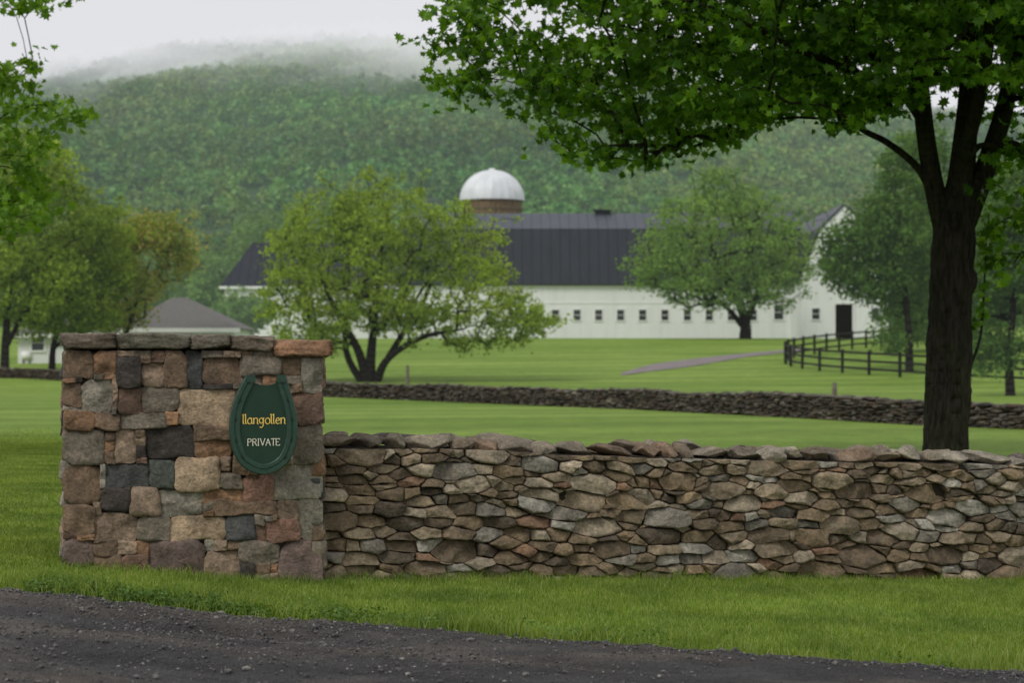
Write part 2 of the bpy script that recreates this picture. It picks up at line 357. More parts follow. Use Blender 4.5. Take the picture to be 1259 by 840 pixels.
def centroid(P):
    x,y=P[:,0],P[:,1]; x1,y1=np.roll(x,-1),np.roll(y,-1); a=x*y1-x1*y; A=a.sum()/2
    if abs(A)<1e-9: return P.mean(0)
    return np.array([((x+x1)*a).sum(),((y+y1)*a).sum()])/(6*A)
def add_stone(mb,poly,place,col,r,gap,prot,bulge,p=4.0,back=.10,tilt=.10,rnd=2,amp=.007,nf_=3,asp=1.0,smax=.7,edge_=1.0,floor=-.015):
    poly=np.asarray(poly,float); c=centroid(poly)
    th=np.arctan2(np.sin(TH),np.cos(TH)*asp); rr=poly_r(poly,c,th)
    for _ in range(rnd): rr=.2*np.roll(rr,1)+.6*rr+.2*np.roll(rr,-1)
    rr=np.maximum(rr-gap,rr*.7); R=rr.mean(); sd=r.uniform(0,50)
    rr=rr*(1+edge_*(.05*vn(np.stack([np.cos(th)*3,np.sin(th)*3,np.zeros(NA)],-1),1,sd)+.025*vn(np.stack([np.cos(th)*8,np.sin(th)*8,np.zeros(NA)],-1),1,sd)))
    uv=[np.zeros((1,2))]+[np.stack([np.cos(th)*rr*q,np.sin(th)*rr*q],-1) for q in RH]
    dd=[np.array([bulge])]+[np.full(NA,bulge*(1-q**p)) for q in RH]
    dd[-2]=np.full(NA,-.03); dd[-1]=np.full(NA,-back)
    uv=np.concatenate(uv); dd=np.concatenate(dd); nf=1+NA*(NR-2)
    for _ in range(nf_):
        a=r.uniform(0,2*np.pi); sl=r.uniform(.1,smax); h=r.uniform(-.1,.75)*R
        pl=bulge*.95+sl*(h-(uv[:,0]*np.cos(a)+uv[:,1]*np.sin(a)))
        dd[:nf]=np.minimum(dd[:nf],np.maximum(pl[:nf],floor))
    dd[:nf]+=(uv[:nf,0]*r.uniform(-tilt,tilt)+uv[:nf,1]*r.uniform(-tilt*1.6,tilt*.6))
    q3=np.concatenate([uv,dd[:,None]],1)
    dd[:nf]+=amp*vn(q3[:nf],14,sd)+amp*.65*vn(q3[:nf]*np.array([1,2.0,1]),32,sd+7)
    uv+=.0035*edge_*np.stack([vn(q3,30,sd+3),vn(q3,30,sd+9)],-1)
    W=place(uv[:,0]+c[0],uv[:,1]+c[1],dd+prot)
    mb.add(W,[TRI,QUA],col)
def pick(pal,r,lo=.75,hi=1.25):
    w=np.array([p[0] for p in pal],float); c=np.array(pal[r.choice(len(pal),p=w/w.sum())][1]); return c*r.uniform(lo,hi)
# ---- front dry stone wall
WX0,WY0=-1.36,13.88; WX1,WY1=6.9,16.92
wd=np.array([WX1-WX0,WY1-WY0]); WL=np.linalg.norm(wd); wu=wd/WL; wn=np.array([wu[1],-wu[0]])
def w_bot(s): 
    xx=WX0+wu[0]*s; return G(xx,WY0+wu[1]*s)-.03
def w_top(s):
    xx=WX0+wu[0]*s; return np.interp(xx,[-1.36,4.09,7],[.905,.665,.56])+.020*vn(xyz(s,1),1.5)
def clip(poly,nx,ny,c):
    out=[];n=len(poly)
    for i in range(n):
        a=poly[i];b=poly[(i+1)%n];da=a[0]*nx+a[1]*ny-c;db=b[0]*nx+b[1]*ny-c
        if da<=0: out.append(a)
        if (da<0)!=(db<0) and abs(da-db)>1e-12:
            t=da/(da-db); out.append((a[0]+(b[0]-a[0])*t,a[1]+(b[1]-a[1])*t))
    return out
def power_cells(S,W,x0,x1,y0,y1,kx):
    S=S.copy(); S[:,0]*=kx; cells=[]
    for i in range(len(S)):
        d2=((S-S[i])**2).sum(1); o=np.argsort(d2)[1:24]
        poly=[(x0*kx,y0),(x1*kx,y0),(x1*kx,y1),(x0*kx,y1)]
        for j in o:
            nx,ny=S[j]-S[i]; c=(S[j]@S[j]-S[i]@S[i]+W[i]-W[j])/2
            poly=clip(poly,nx,ny,c)
            if len(poly)<3: break
        if len(poly)>=3:
            a=np.array(poly); a[:,0]/=kx; cells.append(a)
        else: cells.append(None)
    return cells
def wall_cells(L,H,r,rowh=.075,wmin=.08,wmax=.32):
    S=[];W=[];v=rowh*.5
    while v<H:
        fb=1.25-.35*(v/H)
        s=r.uniform(-.2,0)
        while s<L+.1:
            big=r.random()<.13
            w=(wmin+(wmax-wmin)*r.random()**1.2)*fb*(1.2 if big else .9)
            S.append((s+w/2,v+r.normal(0,rowh*.27))); W.append((.5*w*.38)**2*(.7 if big else .3)+r.uniform(-.0005,.0005)+(.0036 if big else 0)); s+=w
        v+=rowh*r.uniform(.75,1.25)*(1.15-.3*v/H)
    return power_cells(np.array(S),np.array(W),0,L,0,H,.44)
PALW=[(5,(.28,.21,.13)),(4,(.21,.16,.105)),(3.4,(.345,.275,.185)),(2.2,(.27,.245,.20)),(1.7,(.44,.37,.27)),(.5,(.29,.18,.115)),(1.2,(.43,.405,.34)),(1.6,(.145,.115,.082))]
wr=np.random.default_rng(21)
wall=thing('dry_stone_wall','waist high dry stone wall of brown fieldstones running right from the sign pillar','stone wall',(WX0,WY0,float(w_bot(0))))
H0=.96
def wall_side(side,r,L):
    mb=MB(); off=0 if side>0 else .52
    def place(u,v,d):
        s=u; zb=w_bot(s); zt=w_top(s); v2=v+(.024*vn(xyz(s*1.1,v*2),1.0,side)+.010*vn(xyz(s*3.2,v*3),1.0,side+5))*smooth(v/.25)
        z=zb+(zt-zb)*v2/H0; bat=.06*(1-v/H0)
        n2=(d+bat)*side-(off)
        return np.stack([WX0+wu[0]*s+wn[0]*n2, WY0+wu[1]*s+wn[1]*n2, z],-1)
    for c in wall_cells(L,H0,r):
        if c is None: continue
        sz=c.max(0)-c.min(0)
        if sz[0]<.025 or sz[1]<.012: continue
        add_stone(mb,c,place,pick(PALW,r,.72,1.22),r,.0040,r.uniform(-.030,.036),r.uniform(.018,.046),p=r.uniform(4,11),rnd=0,tilt=.20,nf_=5,asp=min(3,max(1,sz[0]/sz[1])))
    return mb
mbf=wall_side(1,wr,WL); mbf.build('rubble_face',M['stone'],wall,True)
mbk=wall_side(-1,np.random.default_rng(22),WL); mbk.build('rubble_face',M['stone'],wall,True)
mb=MB(); ss=np.linspace(-.02,WL,30)
for a,b in zip(ss[:-1],ss[1:]):
    V=[]
    for s in (a,b):
        for n2 in (-.03,-.49):
            for z in (float(w_bot(s))-.1,float(w_top(s))-.01): V.append((WX0+wu[0]*s+wn[0]*n2,WY0+wu[1]*s+wn[1]*n2,z))
    mb.add(V,[[[0,4,5,1],[2,3,7,6],[1,5,7,3]]])
mb.build('wall_core',M['core'],wall)
# coping
mb=MB(); r=np.random.default_rng(31)
PALC=[(4,(.28,.24,.18)),(3,(.23,.185,.13)),(2.5,(.34,.305,.24)),(.9,(.27,.19,.13)),(1,(.16,.14,.115))]
for row in (0,1):
    s=-.02-row*.1
    while s<WL:
        w=r.uniform(.12,.40); hgt=r.uniform(.040,.085)
        V,Fa=cut_rock(4,r,16,.48,.88)
        V=V*np.array([w*.62,.17*r.uniform(.9,1.1),hgt])
        V+=V/np.linalg.norm(V,axis=1,keepdims=True)*(.012*vn(V,10,s*3)+.008*vn(V,32,s*5))[:,None]
        t=r.uniform(-.25,.25); V=np.stack([V[:,0]-t*V[:,2],V[:,1],V[:,2]+t*V[:,0]+r.uniform(-.15,.15)*V[:,1]],-1)
        sc=s+w/2; z=float(w_top(sc))+hgt*.42+r.uniform(-.014,.018); yo=.13+row*.24+r.uniform(-.03,.03)
        W=np.stack([WX0+wu[0]*(sc+V[:,0])-wn[0]*(-V[:,1]+yo),WY0+wu[1]*(sc+V[:,0])-wn[1]*(-V[:,1]+yo),z+V[:,2]],-1)
        mb.add(W,[Fa],pick(PALC,r,.8,1.2))
        s+=w*.88
mb.build('coping',M['stone'],wall,True)
# ---- pillar
PD=13.5; pa=math.radians(9.5); PU=np.array([math.cos(pa),math.sin(pa)]); PN=np.array([math.sin(pa),-math.cos(pa)])
PC=np.array([PX(238.5,PD),PD]); K=PD/F
pil=thing('stone_pillar','square mortared fieldstone gate pillar carrying the green horseshoe sign','gate pillar',(PC[0],PC[1],0))
manual=[(86,433,117,461,'b'),(118,433,145,456,'o'),(136,441,173,477,'k'),(176,447,205,475,'p'),(206,434,232,476,'b'),(233,434,248,477,'s'),(250,441,295,472,'b'),(297,438,345,460,'g'),(346,441,371,462,'b'),(372,443,396,483,'l'),
(86,471,103,499,'b'),(104,472,136,507,'l'),(147,479,176,508,'r'),(178,477,222,505,'g'),(219,479,285,522,'t'),(361,485,394,519,'r'),
(84,501,117,528,'o'),(118,509,146,524,'b'),(152,507,205,525,'g'),(188,521,240,558,'k'),
(84,530,131,569,'g'),(148,527,168,564,'p'),(240,524,284,541,'b'),(240,543,282,560,'o'),(363,523,394,567,'g'),
(82,571,128,618,'b'),(134,573,181,600,'s'),(184,568,216,597,'n'),(210,567,273,603,'t'),(338,570,393,616,'l'),(272,585,297,600,'g'),
(128,601,158,626,'k'),(197,604,250,633,'l'),(251,601,297,616,'o'),(298,588,336,618,'q'),(160,600,196,634,'p'),
(82,620,120,652,'b'),(120,629,170,665,'p'),(171,637,207,660,'g'),(207,635,278,665,'t'),(281,638,309,665,'s'),(265,619,338,636,'b'),(341,617,366,640,'p'),(367,617,392,666,'l'),(329,642,366,668,'q'),
(80,662,119,692,'u'),(96,651,142,678,'b'),(185,662,250,710,'u'),(251,683,296,712,'p'),(284,660,341,691,'g'),(326,668,392,716,'u'),(121,681,152,700,'b'),(153,684,184,706,'r')]
PC_={'b':(.25,.175,.115),'o':(.37,.22,.125),'k':(.07,.060,.053),'p':(.37,.275,.195),'s':(.10,.102,.10),'g':(.25,.215,.165),'l':(.36,.33,.265),'r':(.22,.14,.10),'t':(.52,.39,.26),'n':(.115,.13,.11),'q':(.31,.18,.13),'u':(.23,.17,.145)}
def grow(rects,x0,x1,y0,y1,r,mx=(26,18),cell=1.5):
    nx=int((x1-x0)/cell); ny=int((y1-y0)/cell); occ=np.full((ny,nx),-1); R=[]
    for k in range(len(rects)):
        q=rects[k]; a=max(0,int((q[0]-x0)/cell)); b=min(nx,int((q[2]-x0)/cell)); c=max(0,int((q[1]-y0)/cell)); d=min(ny,int((q[3]-y0)/cell))
        while a<b and c<d and (occ[c:d,a:b]>=0).any():
            sub=occ[c:d,a:b]>=0
            sides=[sub[:,0].mean(),sub[:,-1].mean(),sub[0].mean(),sub[-1].mean()]; m_=int(np.argmax(sides))
            if m_==0:a+=1
            elif m_==1:b-=1
            elif m_==2:c+=1
            else:d-=1
        if b-a<3 or d-c<3: continue
        occ[c:d,a:b]=len(R); R.append([a,b,c,d,q[4]])
    def expand(k,mw,mh):
        a,b,c,d,_=R[k]; go=True
        while go:
            go=False
            if b<nx and b-a<mw and (occ[c:d,b]<0).all(): b+=1; go=True
            if a>0 and b-a<mw and (occ[c:d,a-1]<0).all(): a-=1; go=True
            if d<ny and d-c<mh and (occ[d,a:b]<0).all(): d+=1; go=True
            if c>0 and d-c<mh and (occ[c-1,a:b]<0).all(): c-=1; go=True
        occ[c:d,a:b]=k; R[k][:4]=[a,b,c,d]
    for k in range(len(R)):
        a,b,c,d,_=R[k]; expand(k,b-a+3,d-c+3)
    for j,i in np.argwhere(occ<0):
        if occ[j,i]>=0: continue
        R.append([i,i+1,j,j+1,None]); occ[j,i]=len(R)-1
        expand(len(R)-1,int(r.uniform(.5,1.5)*mx[0]/cell),int(r.uniform(.5,1.35)*mx[1]/cell))
    R2=[q for q in R if q[1]-q[0]>=3 and q[3]-q[2]>=3]
    return [(x0+a*cell,y0+c*cell,x0+b*cell,y0+d*cell,k) for a,b,c,d,k in R2]
pr=np.random.default_rng(8); mb=MB()
PALP=[(4,PC_['b']),(1.3,PC_['o']),(1,PC_['k']),(3,PC_['p']),(.7,PC_['s']),(3,PC_['g']),(1.5,PC_['l']),(2,PC_['r'])]
HW=.845; PDEP=1.35
def pface(c2,U2,N2):
    def place(u,v,d):
        wv=.015*vn(xyz(u*4.5,v*4.5),1.0,3)+.007*vn(xyz(u*13,v*13),1.0,5); wv2=.017*vn(xyz(u*5.5,v*5.5),1.0,9)+.007*vn(xyz(u*14,v*14),1.0,2)
        wv=wv*smooth((HW-np.abs(u))/.12)
        u=u+wv; v=v+wv2*smooth((1.52-v)/.1)
        x=c2[0]+U2[0]*u+N2[0]*d; y=c2[1]+U2[1]*u+N2[1]*d; return np.stack([x,y,v],-1)
    return place
def rect_stone(q,place,col,r,cx):
    x0,y0,x1,y1=q; w=x1-x0; h=y1-y0; e=1.3; x0-=e;x1+=e;y0-=e;y1+=e
    m=min(w,h)
    def cor(x,y,sx,sy):
        a=r.uniform(.05,.32)*m; b=r.uniform(.05,.26)*m
        if r.random()<.3: a*=.3;b*=.3
        return [(x+sx*a,y),(x,y+sy*b)]
    c1=cor(x0,y1,1,-1); c2=cor(x1,y1,-1,-1); c3=cor(x1,y0,-1,1); c4_=cor(x0,y0,1,1)
    pts=[c1[0],c2[0],c2[1],c3[1],c3[0],c4_[0],c4_[1],c1[1]]
    poly=np.array([((px-cx)*K,PZ(py,PD)) for px,py in pts])
    add_stone(mb,poly,place,col,r,.0022,r.uniform(.0,.026),r.uniform(.014,.036),p=r.uniform(7,14),back=.07,tilt=.08,rnd=0,amp=.008,nf_=4,asp=min(2.5,max(.6,w/h)),smax=.38,edge_=.7,floor=.002)
pl=pface(PC,PU,PN)
for q in grow(manual,82,396,432,722,pr): rect_stone(q[:4],pl,np.array(PC_[q[4]])*pr.uniform(.88,1.12) if q[4] else pick(PALP,pr),pr,238.5)
dpx=PDEP/K
cR=PC+PU*HW-PN*PDEP/2; cL=PC-PU*HW-PN*PDEP/2; cB=PC-PN*PDEP
for c2,U2,N2,wpx in ((cR,-PN,PU,dpx),(cL,PN,-PU,dpx),(cB,-PU,-PN,310)):
    pl2=pface(c2,U2,N2)
    for q in grow([],-wpx/2,wpx/2,432,722,pr,(46,30),3): rect_stone(q[:4],pl2,pick(PALP,pr),pr,0)
mb.build('stonework',M['pstone'],pil,True)
mb=MB(); V=[]
e=HW-.016
for z in (-.3,PZ(433,PD)):
    for a,b in ((-e,-.016),(e,-.016),(e,-PDEP+.016),(-e,-PDEP+.016)): p=PC+PU*a+PN*b; V.append((p[0],p[1],z))
mb.add(V,[[[0,1,5,4],[1,2,6,5],[2,3,7,6],[3,0,4,7],[4,5,6,7]]]); mb.build('mortar',M['mortar'],pil)
caps=[(77,145,410,429,(.22,.175,.13)),(144,236,409.5,429,(.21,.195,.145)),(234,284,411,430.5,(.22,.195,.145)),(282,338,413,432.5,(.23,.185,.135)),(336,408,418,438,(.39,.22,.125))]
cr=np.random.default_rng(4)
for k,(a,b,t,bt,col) in enumerate(caps):
    for row in range(3):
        dep=PDEP/3+.06; yc=.075-dep/2-row*(dep-.008)
        V,Fa=ICO[4]; V=V.copy(); nn=np.max(np.abs(V),axis=1,keepdims=True)
        V=V/nn*(.95+.05*nn)
        for _ in range(8):
            nr=cr.normal(size=3)*np.array([1,1,1.6]); nr/=np.linalg.norm(nr); c=cr.uniform(1.08,1.45); dd=V@nr; V-=np.maximum(0,dd-c)[:,None]*nr
        w=(b-a)*K/2*1.01; h=(bt-t)*K/2
        V=V*np.array([w,dep/2,h])
        V+=np.stack([.009*vn(V,9,k+row),.020*vn(V,7,k+3.3+row)+.010*vn(V*np.array([1,1,4]),14,k),.007*vn(V,9,k+5.1+row)+.005*vn(V,40,k)],-1)
        u=((a+b)/2-238.5)*K; z=PZ((t+bt)/2,PD)
        W=np.stack([PC[0]+PU[0]*(u+V[:,0])+PN[0]*(yc+V[:,1]),PC[1]+PU[1]*(u+V[:,0])+PN[1]*(yc+V[:,1]),z+V[:,2]-.012*row],-1)
        m2=MB(); m2.add(W,[Fa],np.array(col)*(1 if row==0 else cr.uniform(.8,1.2))); o=m2.build('capstone',M['stone'],pil,True)
        if k==4 and row==0: o['label']='orange brown front corner capstone'
# ---- sign
SD=13.34; ks=SD/F; sa=math.radians(14); SU=np.array([math.cos(sa),math.sin(sa),0]); SN=np.array([math.sin(sa),-math.cos(sa),0]); SV=np.array([0,0,1.])
SO=np.array([PX(323,SD),SD,PZ(523,SD)])
def sp(px,py,d): 
    return SO+SU*((px-323)*ks*1.02)+SV*((523-py)*ks)+SN*d
sign=thing('entrance_sign','dark green horseshoe shaped sign with gold and cream lettering on the pillar','sign',tuple(SO))
cl=np.array([(308,466),(301,480),(293,500),(289.5,524),(292.5,549),(303,568.5),(324,577.5),(345,568.5),(355.5,549),(358.5,524),(355,500),(349,480),(345,466)],float)
def spline(P,n=8):
    P=np.asarray(P,float); Q=np.vstack([2*P[0]-P[1],P,2*P[-1]-P[-2]]); out=[]
    for i in range(1,len(Q)-2):
        for t in np.arange(n)/n:
            a,b,c,d=Q[i-1],Q[i],Q[i+1],Q[i+2]
            out.append(.5*((2*b)+(c-a)*t+(2*a-5*b+4*c-d)*t*t+(3*b-a-3*c+d)*t**3))
    out.append(Q[-2]); return np.array(out)
cs=spline(cl,6)
bo=[p for p in cs if p[1]>476]; top=[(346.5,475),(341,470.5),(334,473),(326.5,474.5),(319,473),(312,470.5),(306.5,475)]
bp=np.array([tuple(p) for p in bo]+top); n=len(bp)
V=np.array([sp(p[0],p[1],.006) for p in bp]+[sp(p[0],p[1],-.028) for p in bp]); i=np.arange(n); j=(i+1)%n
mk('board',V,[np.arange(n)[None],np.arange(n,2*n)[None],np.stack([i,i+n,j+n,j],1)],M['sign'],sign)
T=np.gradient(cs,axis=0); T/=np.linalg.norm(T,axis=1,keepdims=True); Nn=np.stack([-T[:,1],T[:,0]],-1)
prof=[(-6.6,-.034),(-6.6,.013),(-5.4,.020),(-1.3,.020),(-.6,.0145),(.6,.0145),(1.3,.020),(5.4,.020),(6.6,.013),(6.6,-.034)]
V=[];m_=len(prof)
for p,q in zip(cs,Nn):
    for o_,d_ in prof: V.append(sp(p[0]+q[0]*o_,p[1]+q[1]*o_,d_))
i=np.arange(m_); j=(i+1)%m_; n=len(cs)
f=np.concatenate([np.stack([a*m_+i,a*m_+j,(a+1)*m_+j,(a+1)*m_+i],1) for a in range(n-1)])
shoe=mk('horseshoe',np.array(V),[f,np.array([np.arange(m_)]),np.array([np.arange(m_)+(n-1)*m_])],M['shoe'],sign)
for k in (10,16,22,28,44,50,56,62):
    p=cs[k]; t=T[k]; q=Nn[k]; V=[]
    for dz,g_ in ((.012,1.25),(.0215,1.0)):
        for a,b in ((-1,-1),(1,-1),(1,1),(-1,1)): V.append(sp(p[0]+t[0]*a*2.0*g_+q[0]*b*.9*g_,p[1]+t[1]*a*2.0*g_+q[1]*b*.9*g_,dz))
    mk('nail',np.array(V),np.array([[4,5,6,7],[0,1,5,4],[1,2,6,5],[2,3,7,6],[3,0,4,7]]),M['iron'],shoe)
for px in (308.5,345.5):
    V=[]
    for dz in (-.032,.026):
        for a,b in ((-5.6,470),(5.6,470),(5,461),(-5,461)): V.append(sp(px+a,b,dz))
    mk('heel_calk',np.array(V),np.array([[4,5,6,7],[0,1,5,4],[1,2,6,5],[2,3,7,6],[3,0,4,7]]),M['shoe'],shoe)
def ell(cx,cy,rx,ry,a0=0,a1=360,n=12): return [(cx+rx*math.cos(math.radians(a)),cy+ry*math.sin(math.radians(a))) for a in np.linspace(a0,a1,n)]
GL={'l':(.42,[[(-.08,1.45),(.08,1.66),(.08,.2),(.17,.02),(.33,.10)]]),
'a':(1.02,[ell(.36,.46,.35,.46,60,300,10)+[(.70,.25)],[(.30,1.02),(.62,.98),(.72,.8),(.72,.15),(.88,.02)]]),
'n':(.98,[[(-.06,.88),(.07,1.0),(.07,-.02)],[(.07,.65),(.24,.93),(.48,1.02),(.70,.82),(.72,.45),(.66,.12),(.84,-.02)]]),
'g':(1.04,[ell(.38,.54,.34,.44,0,360,14),[(.90,1.06),(.74,.98),(.73,.2),(.70,-.32),(.44,-.62),(.08,-.50)]]),
'o':(1.0,[ell(.44,.48,.41,.50,0,360,16)]),
'e':(.88,[[(.08,.5),(.62,.56)]+ell(.38,.6,.27,.40,0,150,7)+ell(.40,.48,.36,.48,175,320,9)])}
CAP={'P':(.72,[[(0,0),(0,1)],[(0,1)]+ell(.26,.76,.24,.24,90,-90,8)+[(0,.52)],[(-.08,0),(.1,0)]]),
'R':(.78,[[(0,0),(0,1)],[(0,1)]+ell(.26,.76,.24,.24,90,-90,8)+[(0,.52)],[(.26,.5),(.58,0),(.66,0)],[(-.08,0),(.1,0)]]),
'I':(.34,[[(.05,0),(.05,1)],[(-.05,0),(.15,0)],[(-.05,1),(.15,1)]]),
'V':(.80,[[(0,1),(.33,0),(.66,1)],[(-.07,1),(.1,1)],[(.58,1),(.74,1)]]),
'A':(.80,[[(0,0),(.33,1),(.66,0)],[(.12,.36),(.54,.36)],[(-.07,0),(.09,0)],[(.57,0),(.73,0)]]),
'T':(.72,[[(0,.9),(0,1),(.6,1),(.6,.9)],[(.3,0),(.3,1)],[(.22,0),(.38,0)]]),
'E':(.6,[[(.5,.85),(.5,1),(0,1),(0,0),(.52,0),(.52,.15)],[(0,.52),(.38,.52)]])}
def lettering(txt,gl,px0,px1,pyb,h,rw,m,lab):
    W=sum(gl[c][0] for c in txt)-.12; sx=(px1-px0)/W; x=0; mb=MB()
    for c in txt:
        for st in gl[c][1]:
            P=[np.array([px0+(x+a)*sx,pyb-b*h]) for a,b in st]
            A=[];B=[];ra=[]
            for a,b in zip(P[:-1],P[1:]):
                A.append(sp(a[0],a[1],.0085)); B.append(sp(b[0],b[1],.0085)); dd=b-a; L=np.linalg.norm(dd)+1e-6
                ra.append(rw*ks*(.55+.6*abs(dd[1]*.85+dd[0]*.5)/L))
            mb.frustums(A,B,np.array(ra),np.array(ra),6)
        x+=gl[c][0]
    o=mb.build('lettering',m,sign); o['label']=lab; return o
lettering('llangollen',GL,298.8,350.5,521.5,7.4,.68,M['gold'],'gold rounded lettering')
lettering('PRIVATE',CAP,305,343,548,8.2,.54,M['cream'],'cream capital lettering')
# ------------------------------------------------------------------ field wall (mid distance)
fwp=[gh(*q) for q in [(-60,463),(40,466),(110,470)]]+[gh(*q) for q in [(395,488),(520,493),(640,498),(770,503),(900,510),(1030,517),(1130,523),(1259,528),(1400,534)]]
fwp=np.array(fwp); seg=np.r_[0,np.cumsum(np.linalg.norm(np.diff(fwp,axis=0),axis=1))]; FL=seg[-1]
def fw(s): return np.stack([np.interp(s,seg,fwp[:,0]),np.interp(s,seg,fwp[:,1])],-1)
r=np.random.default_rng(77); P=[];S=[]
for row in range(9):
    s=0
    while s<FL:
        w=r.uniform(.09,.36); p=fw(s+w/2)
        top=.58+.07*float(vn(xyz(s,0),.35))
        z=float(G(p[0],p[1]))+.02+row*top/9+r.normal(0,.014)
        for dy in (0,.38): P.append((p[0],p[1]+dy+r.normal(0,.03),z)); S.append((w*.58,.24,.050*r.uniform(.7,1.5)))
        s+=w*.88
P=np.array(P);S=np.array(S); mb=MB()
for k in range(len(P)):
    V,Fa=cut_rock(2,r,5,.55,.9); mb.add(V*S[k]+P[k],[Fa],pick([(4,(.105,.088,.068)),(3,(.14,.12,.095)),(2,(.165,.15,.125)),(.8,(.12,.08,.058)),(.6,(.24,.22,.185)),(2,(.062,.053,.044))],r,.65,1.15))
fwall=thing('field_wall','low weathered stone wall crossing the lawn between the near wall and the barn','stone wall',(fwp[6][0],fwp[6][1],0))
mb.build('fieldstones',M['fstone'],fwall,False)
mb=MB(); ss=np.linspace(0,FL,90); q=fw(ss)
for a,b in zip(q[:-1],q[1:]):
    mb.add([(p[0],p[1]+dy,float(G(p[0],p[1]))+z) for p in (a,b) for dy in (0.02,.34) for z in (-.2,.45)],[[[0,4,5,1],[2,3,7,6],[1,5,7,3]]])
mb.build('wall_core',M['core'],fwall)
# ------------------------------------------------------------------ track
tp=[(764,460),(800,452),(850,445),(905,438),(955,433),(985,430)]; L=[gh(px,py+w) for (px,py),w in zip(tp,(2.5,5,6,3.5,2,1.5))]; U=[gh(px,py-w) for (px,py),w in zip(tp,(1,3,3,2,1.5,1))]
L=spline(np.array(L),10);U=spline(np.array(U),10); V=[];n=len(L);m_=5
for a,b in zip(L,U):
    for t in np.linspace(0,1,m_):
        p=a*(1-t)+b*t; V.append((p[0],p[1],float(G(p[0],p[1]))+.03))
i=(np.arange(n-1)[:,None]*m_+np.arange(m_-1)[None]).ravel()
o=mk('track',np.array(V),np.stack([i,i+1,i+1+m_,i+m_],1),M['path'],None,True); tag(o,'pale gravel track climbing the lawn to the barn','track',kind='structure')
# ------------------------------------------------------------------ buildings
def profile_prism(prof,a0,a1,axis,z=None):
    n=len(prof); V=[]
    for a in (a0,a1):
        for p,q in prof: V.append((a,p,q) if axis=='x' else (p,a,q))
    i=np.arange(n);j=(i+1)%n
    return np.array(V),[np.stack([i,j,j+n,i+n],1),np.arange(n)[::-1][None],np.arange(n,2*n)[None]]
def roof_slabs(prof,a0,a1,axis,th=.22):
    out=[]
    for k in range(len(prof)-1):
        (p0,z0),(p1,z1)=prof[k],prof[k+1]; L=math.hypot(p1-p0,z1-z0); nx,nz=-(z1-z0)/L,(p1-p0)/L
        if nz<0: nx,nz=-nx,-nz
        pr_=[(p0,z0),(p1,z1),(p1+nx*th,z1+nz*th),(p0+nx*th,z0+nz*th)]
        out.append(profile_prism(pr_,a0,a1,axis))
    return out
def gambrel(root,x0,x1,y0,y1,zg,ze,zb,ins,zr,axis,ov=.35):
    p0,p1,a0,a1=(y0,y1,x0,x1) if axis=='x' else (x0,x1,y0,y1); pm=(p0+p1)/2
    prof=[(p0,zg-1),(p0,ze),(p0+ins,zb),(pm,zr),(p1-ins,zb),(p1,ze),(p1,zg-1)]
    V,Fs=profile_prism(prof,a0,a1,axis); mk('wall',V,Fs,M['white'],root)
    sl=(zb-ze)/ins; oh=.28
    rp=[(p0-oh,ze-oh*sl*.55),(p0+ins,zb+.04),(pm,zr+.04),(p1-ins,zb+.04),(p1+oh,ze-oh*sl*.55)]
    R=roof_slabs(rp,a0-ov,a1+ov,axis)
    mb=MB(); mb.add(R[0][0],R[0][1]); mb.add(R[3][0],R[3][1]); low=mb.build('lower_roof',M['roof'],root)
    mb=MB(); mb.add(R[1][0],R[1][1]); mb.add(R[2][0]+np.array([0,0,.004]),R[2][1]); up=mb.build('upper_roof',M['roof_sheen'],root)
    return low,up
def window(root,xc,y,zc,w,h,bars=1):
    mb=MB(); t=.12
    mb.box(xc-w/2-t,xc+w/2+t,y-.07,y+.02,zc+h/2,zc+h/2+t); mb.box(xc-w/2-t,xc+w/2+t,y-.10,y+.02,zc-h/2-t,zc-h/2)
    mb.box(xc-w/2-t,xc-w/2,y-.065,y+.02,zc-h/2,zc+h/2); mb.box(xc+w/2,xc+w/2+t,y-.065,y+.02,zc-h/2,zc+h/2)
    if bars: mb.box(xc-w/2,xc+w/2,y-.04,y-.012,zc-.025,zc+.025)
    f=mb.build('window',M['trim'],root)
    mb=MB(); mb.box(xc-w/2,xc+w/2,y-.010,y-.004,zc-h/2,zc+h/2); mb.build('pane',M['glass'],f)
BY=207.0; zg=3.4
barn=thing('dairy_barn','long white barn with dark gambrel roof and a row of small square windows','barn',(10,BY,3.6))
bx0,bx1=PX(497,BY),PX(985,BY)
low,up=gambrel(barn,bx0,bx1,BY,BY+14,zg,PZ(347,BY),PZ(284,BY+2.4),2.4,PZ(265,BY+7),'x')
for px in (521,548,575,602,629,656,683,709.5,736,763,790,817.5,845,872,899,926): window(barn,PX(px,BY),BY,PZ(387.5,BY),.74,1.1)
window(barn,PX(957.5,BY),BY,PZ(384,BY),.95,1.5)
mb=MB(); mb.box(bx0,bx1,BY-.06,BY,PZ(350,BY)-.12,PZ(350,BY)); mb.box(bx0,bx1,BY-.05,BY,PZ(372,BY)-.1,PZ(372,BY)); mb.build('trim_band',M['trim'],barn)
mb=MB(); vx=PX(741,BY+7); vz=PZ(265,BY+7)
mb.box(vx-.75,vx+.75,BY+6.3,BY+7.7,vz-.3,vz+.45); mb.box(vx-.95,vx+.95,BY+6.1,BY+7.9,vz+.45,vz+.6); mb.build('ventilator',M['roof'],up)
wing=thing('barn_wing','lower white barn wing with dark hipped roof at the left behind the bushy tree','barn',(-22,225,3.6))
WYY=225.0; a0,a1=PX(276,WYY),PX(500,WYY); ze=PZ(352,WYY); zr=PZ(298,WYY+6)
mb=MB(); mb.box(a0,a1,WYY,WYY+12,2.5,ze); mb.build('wall',M['white'],wing)
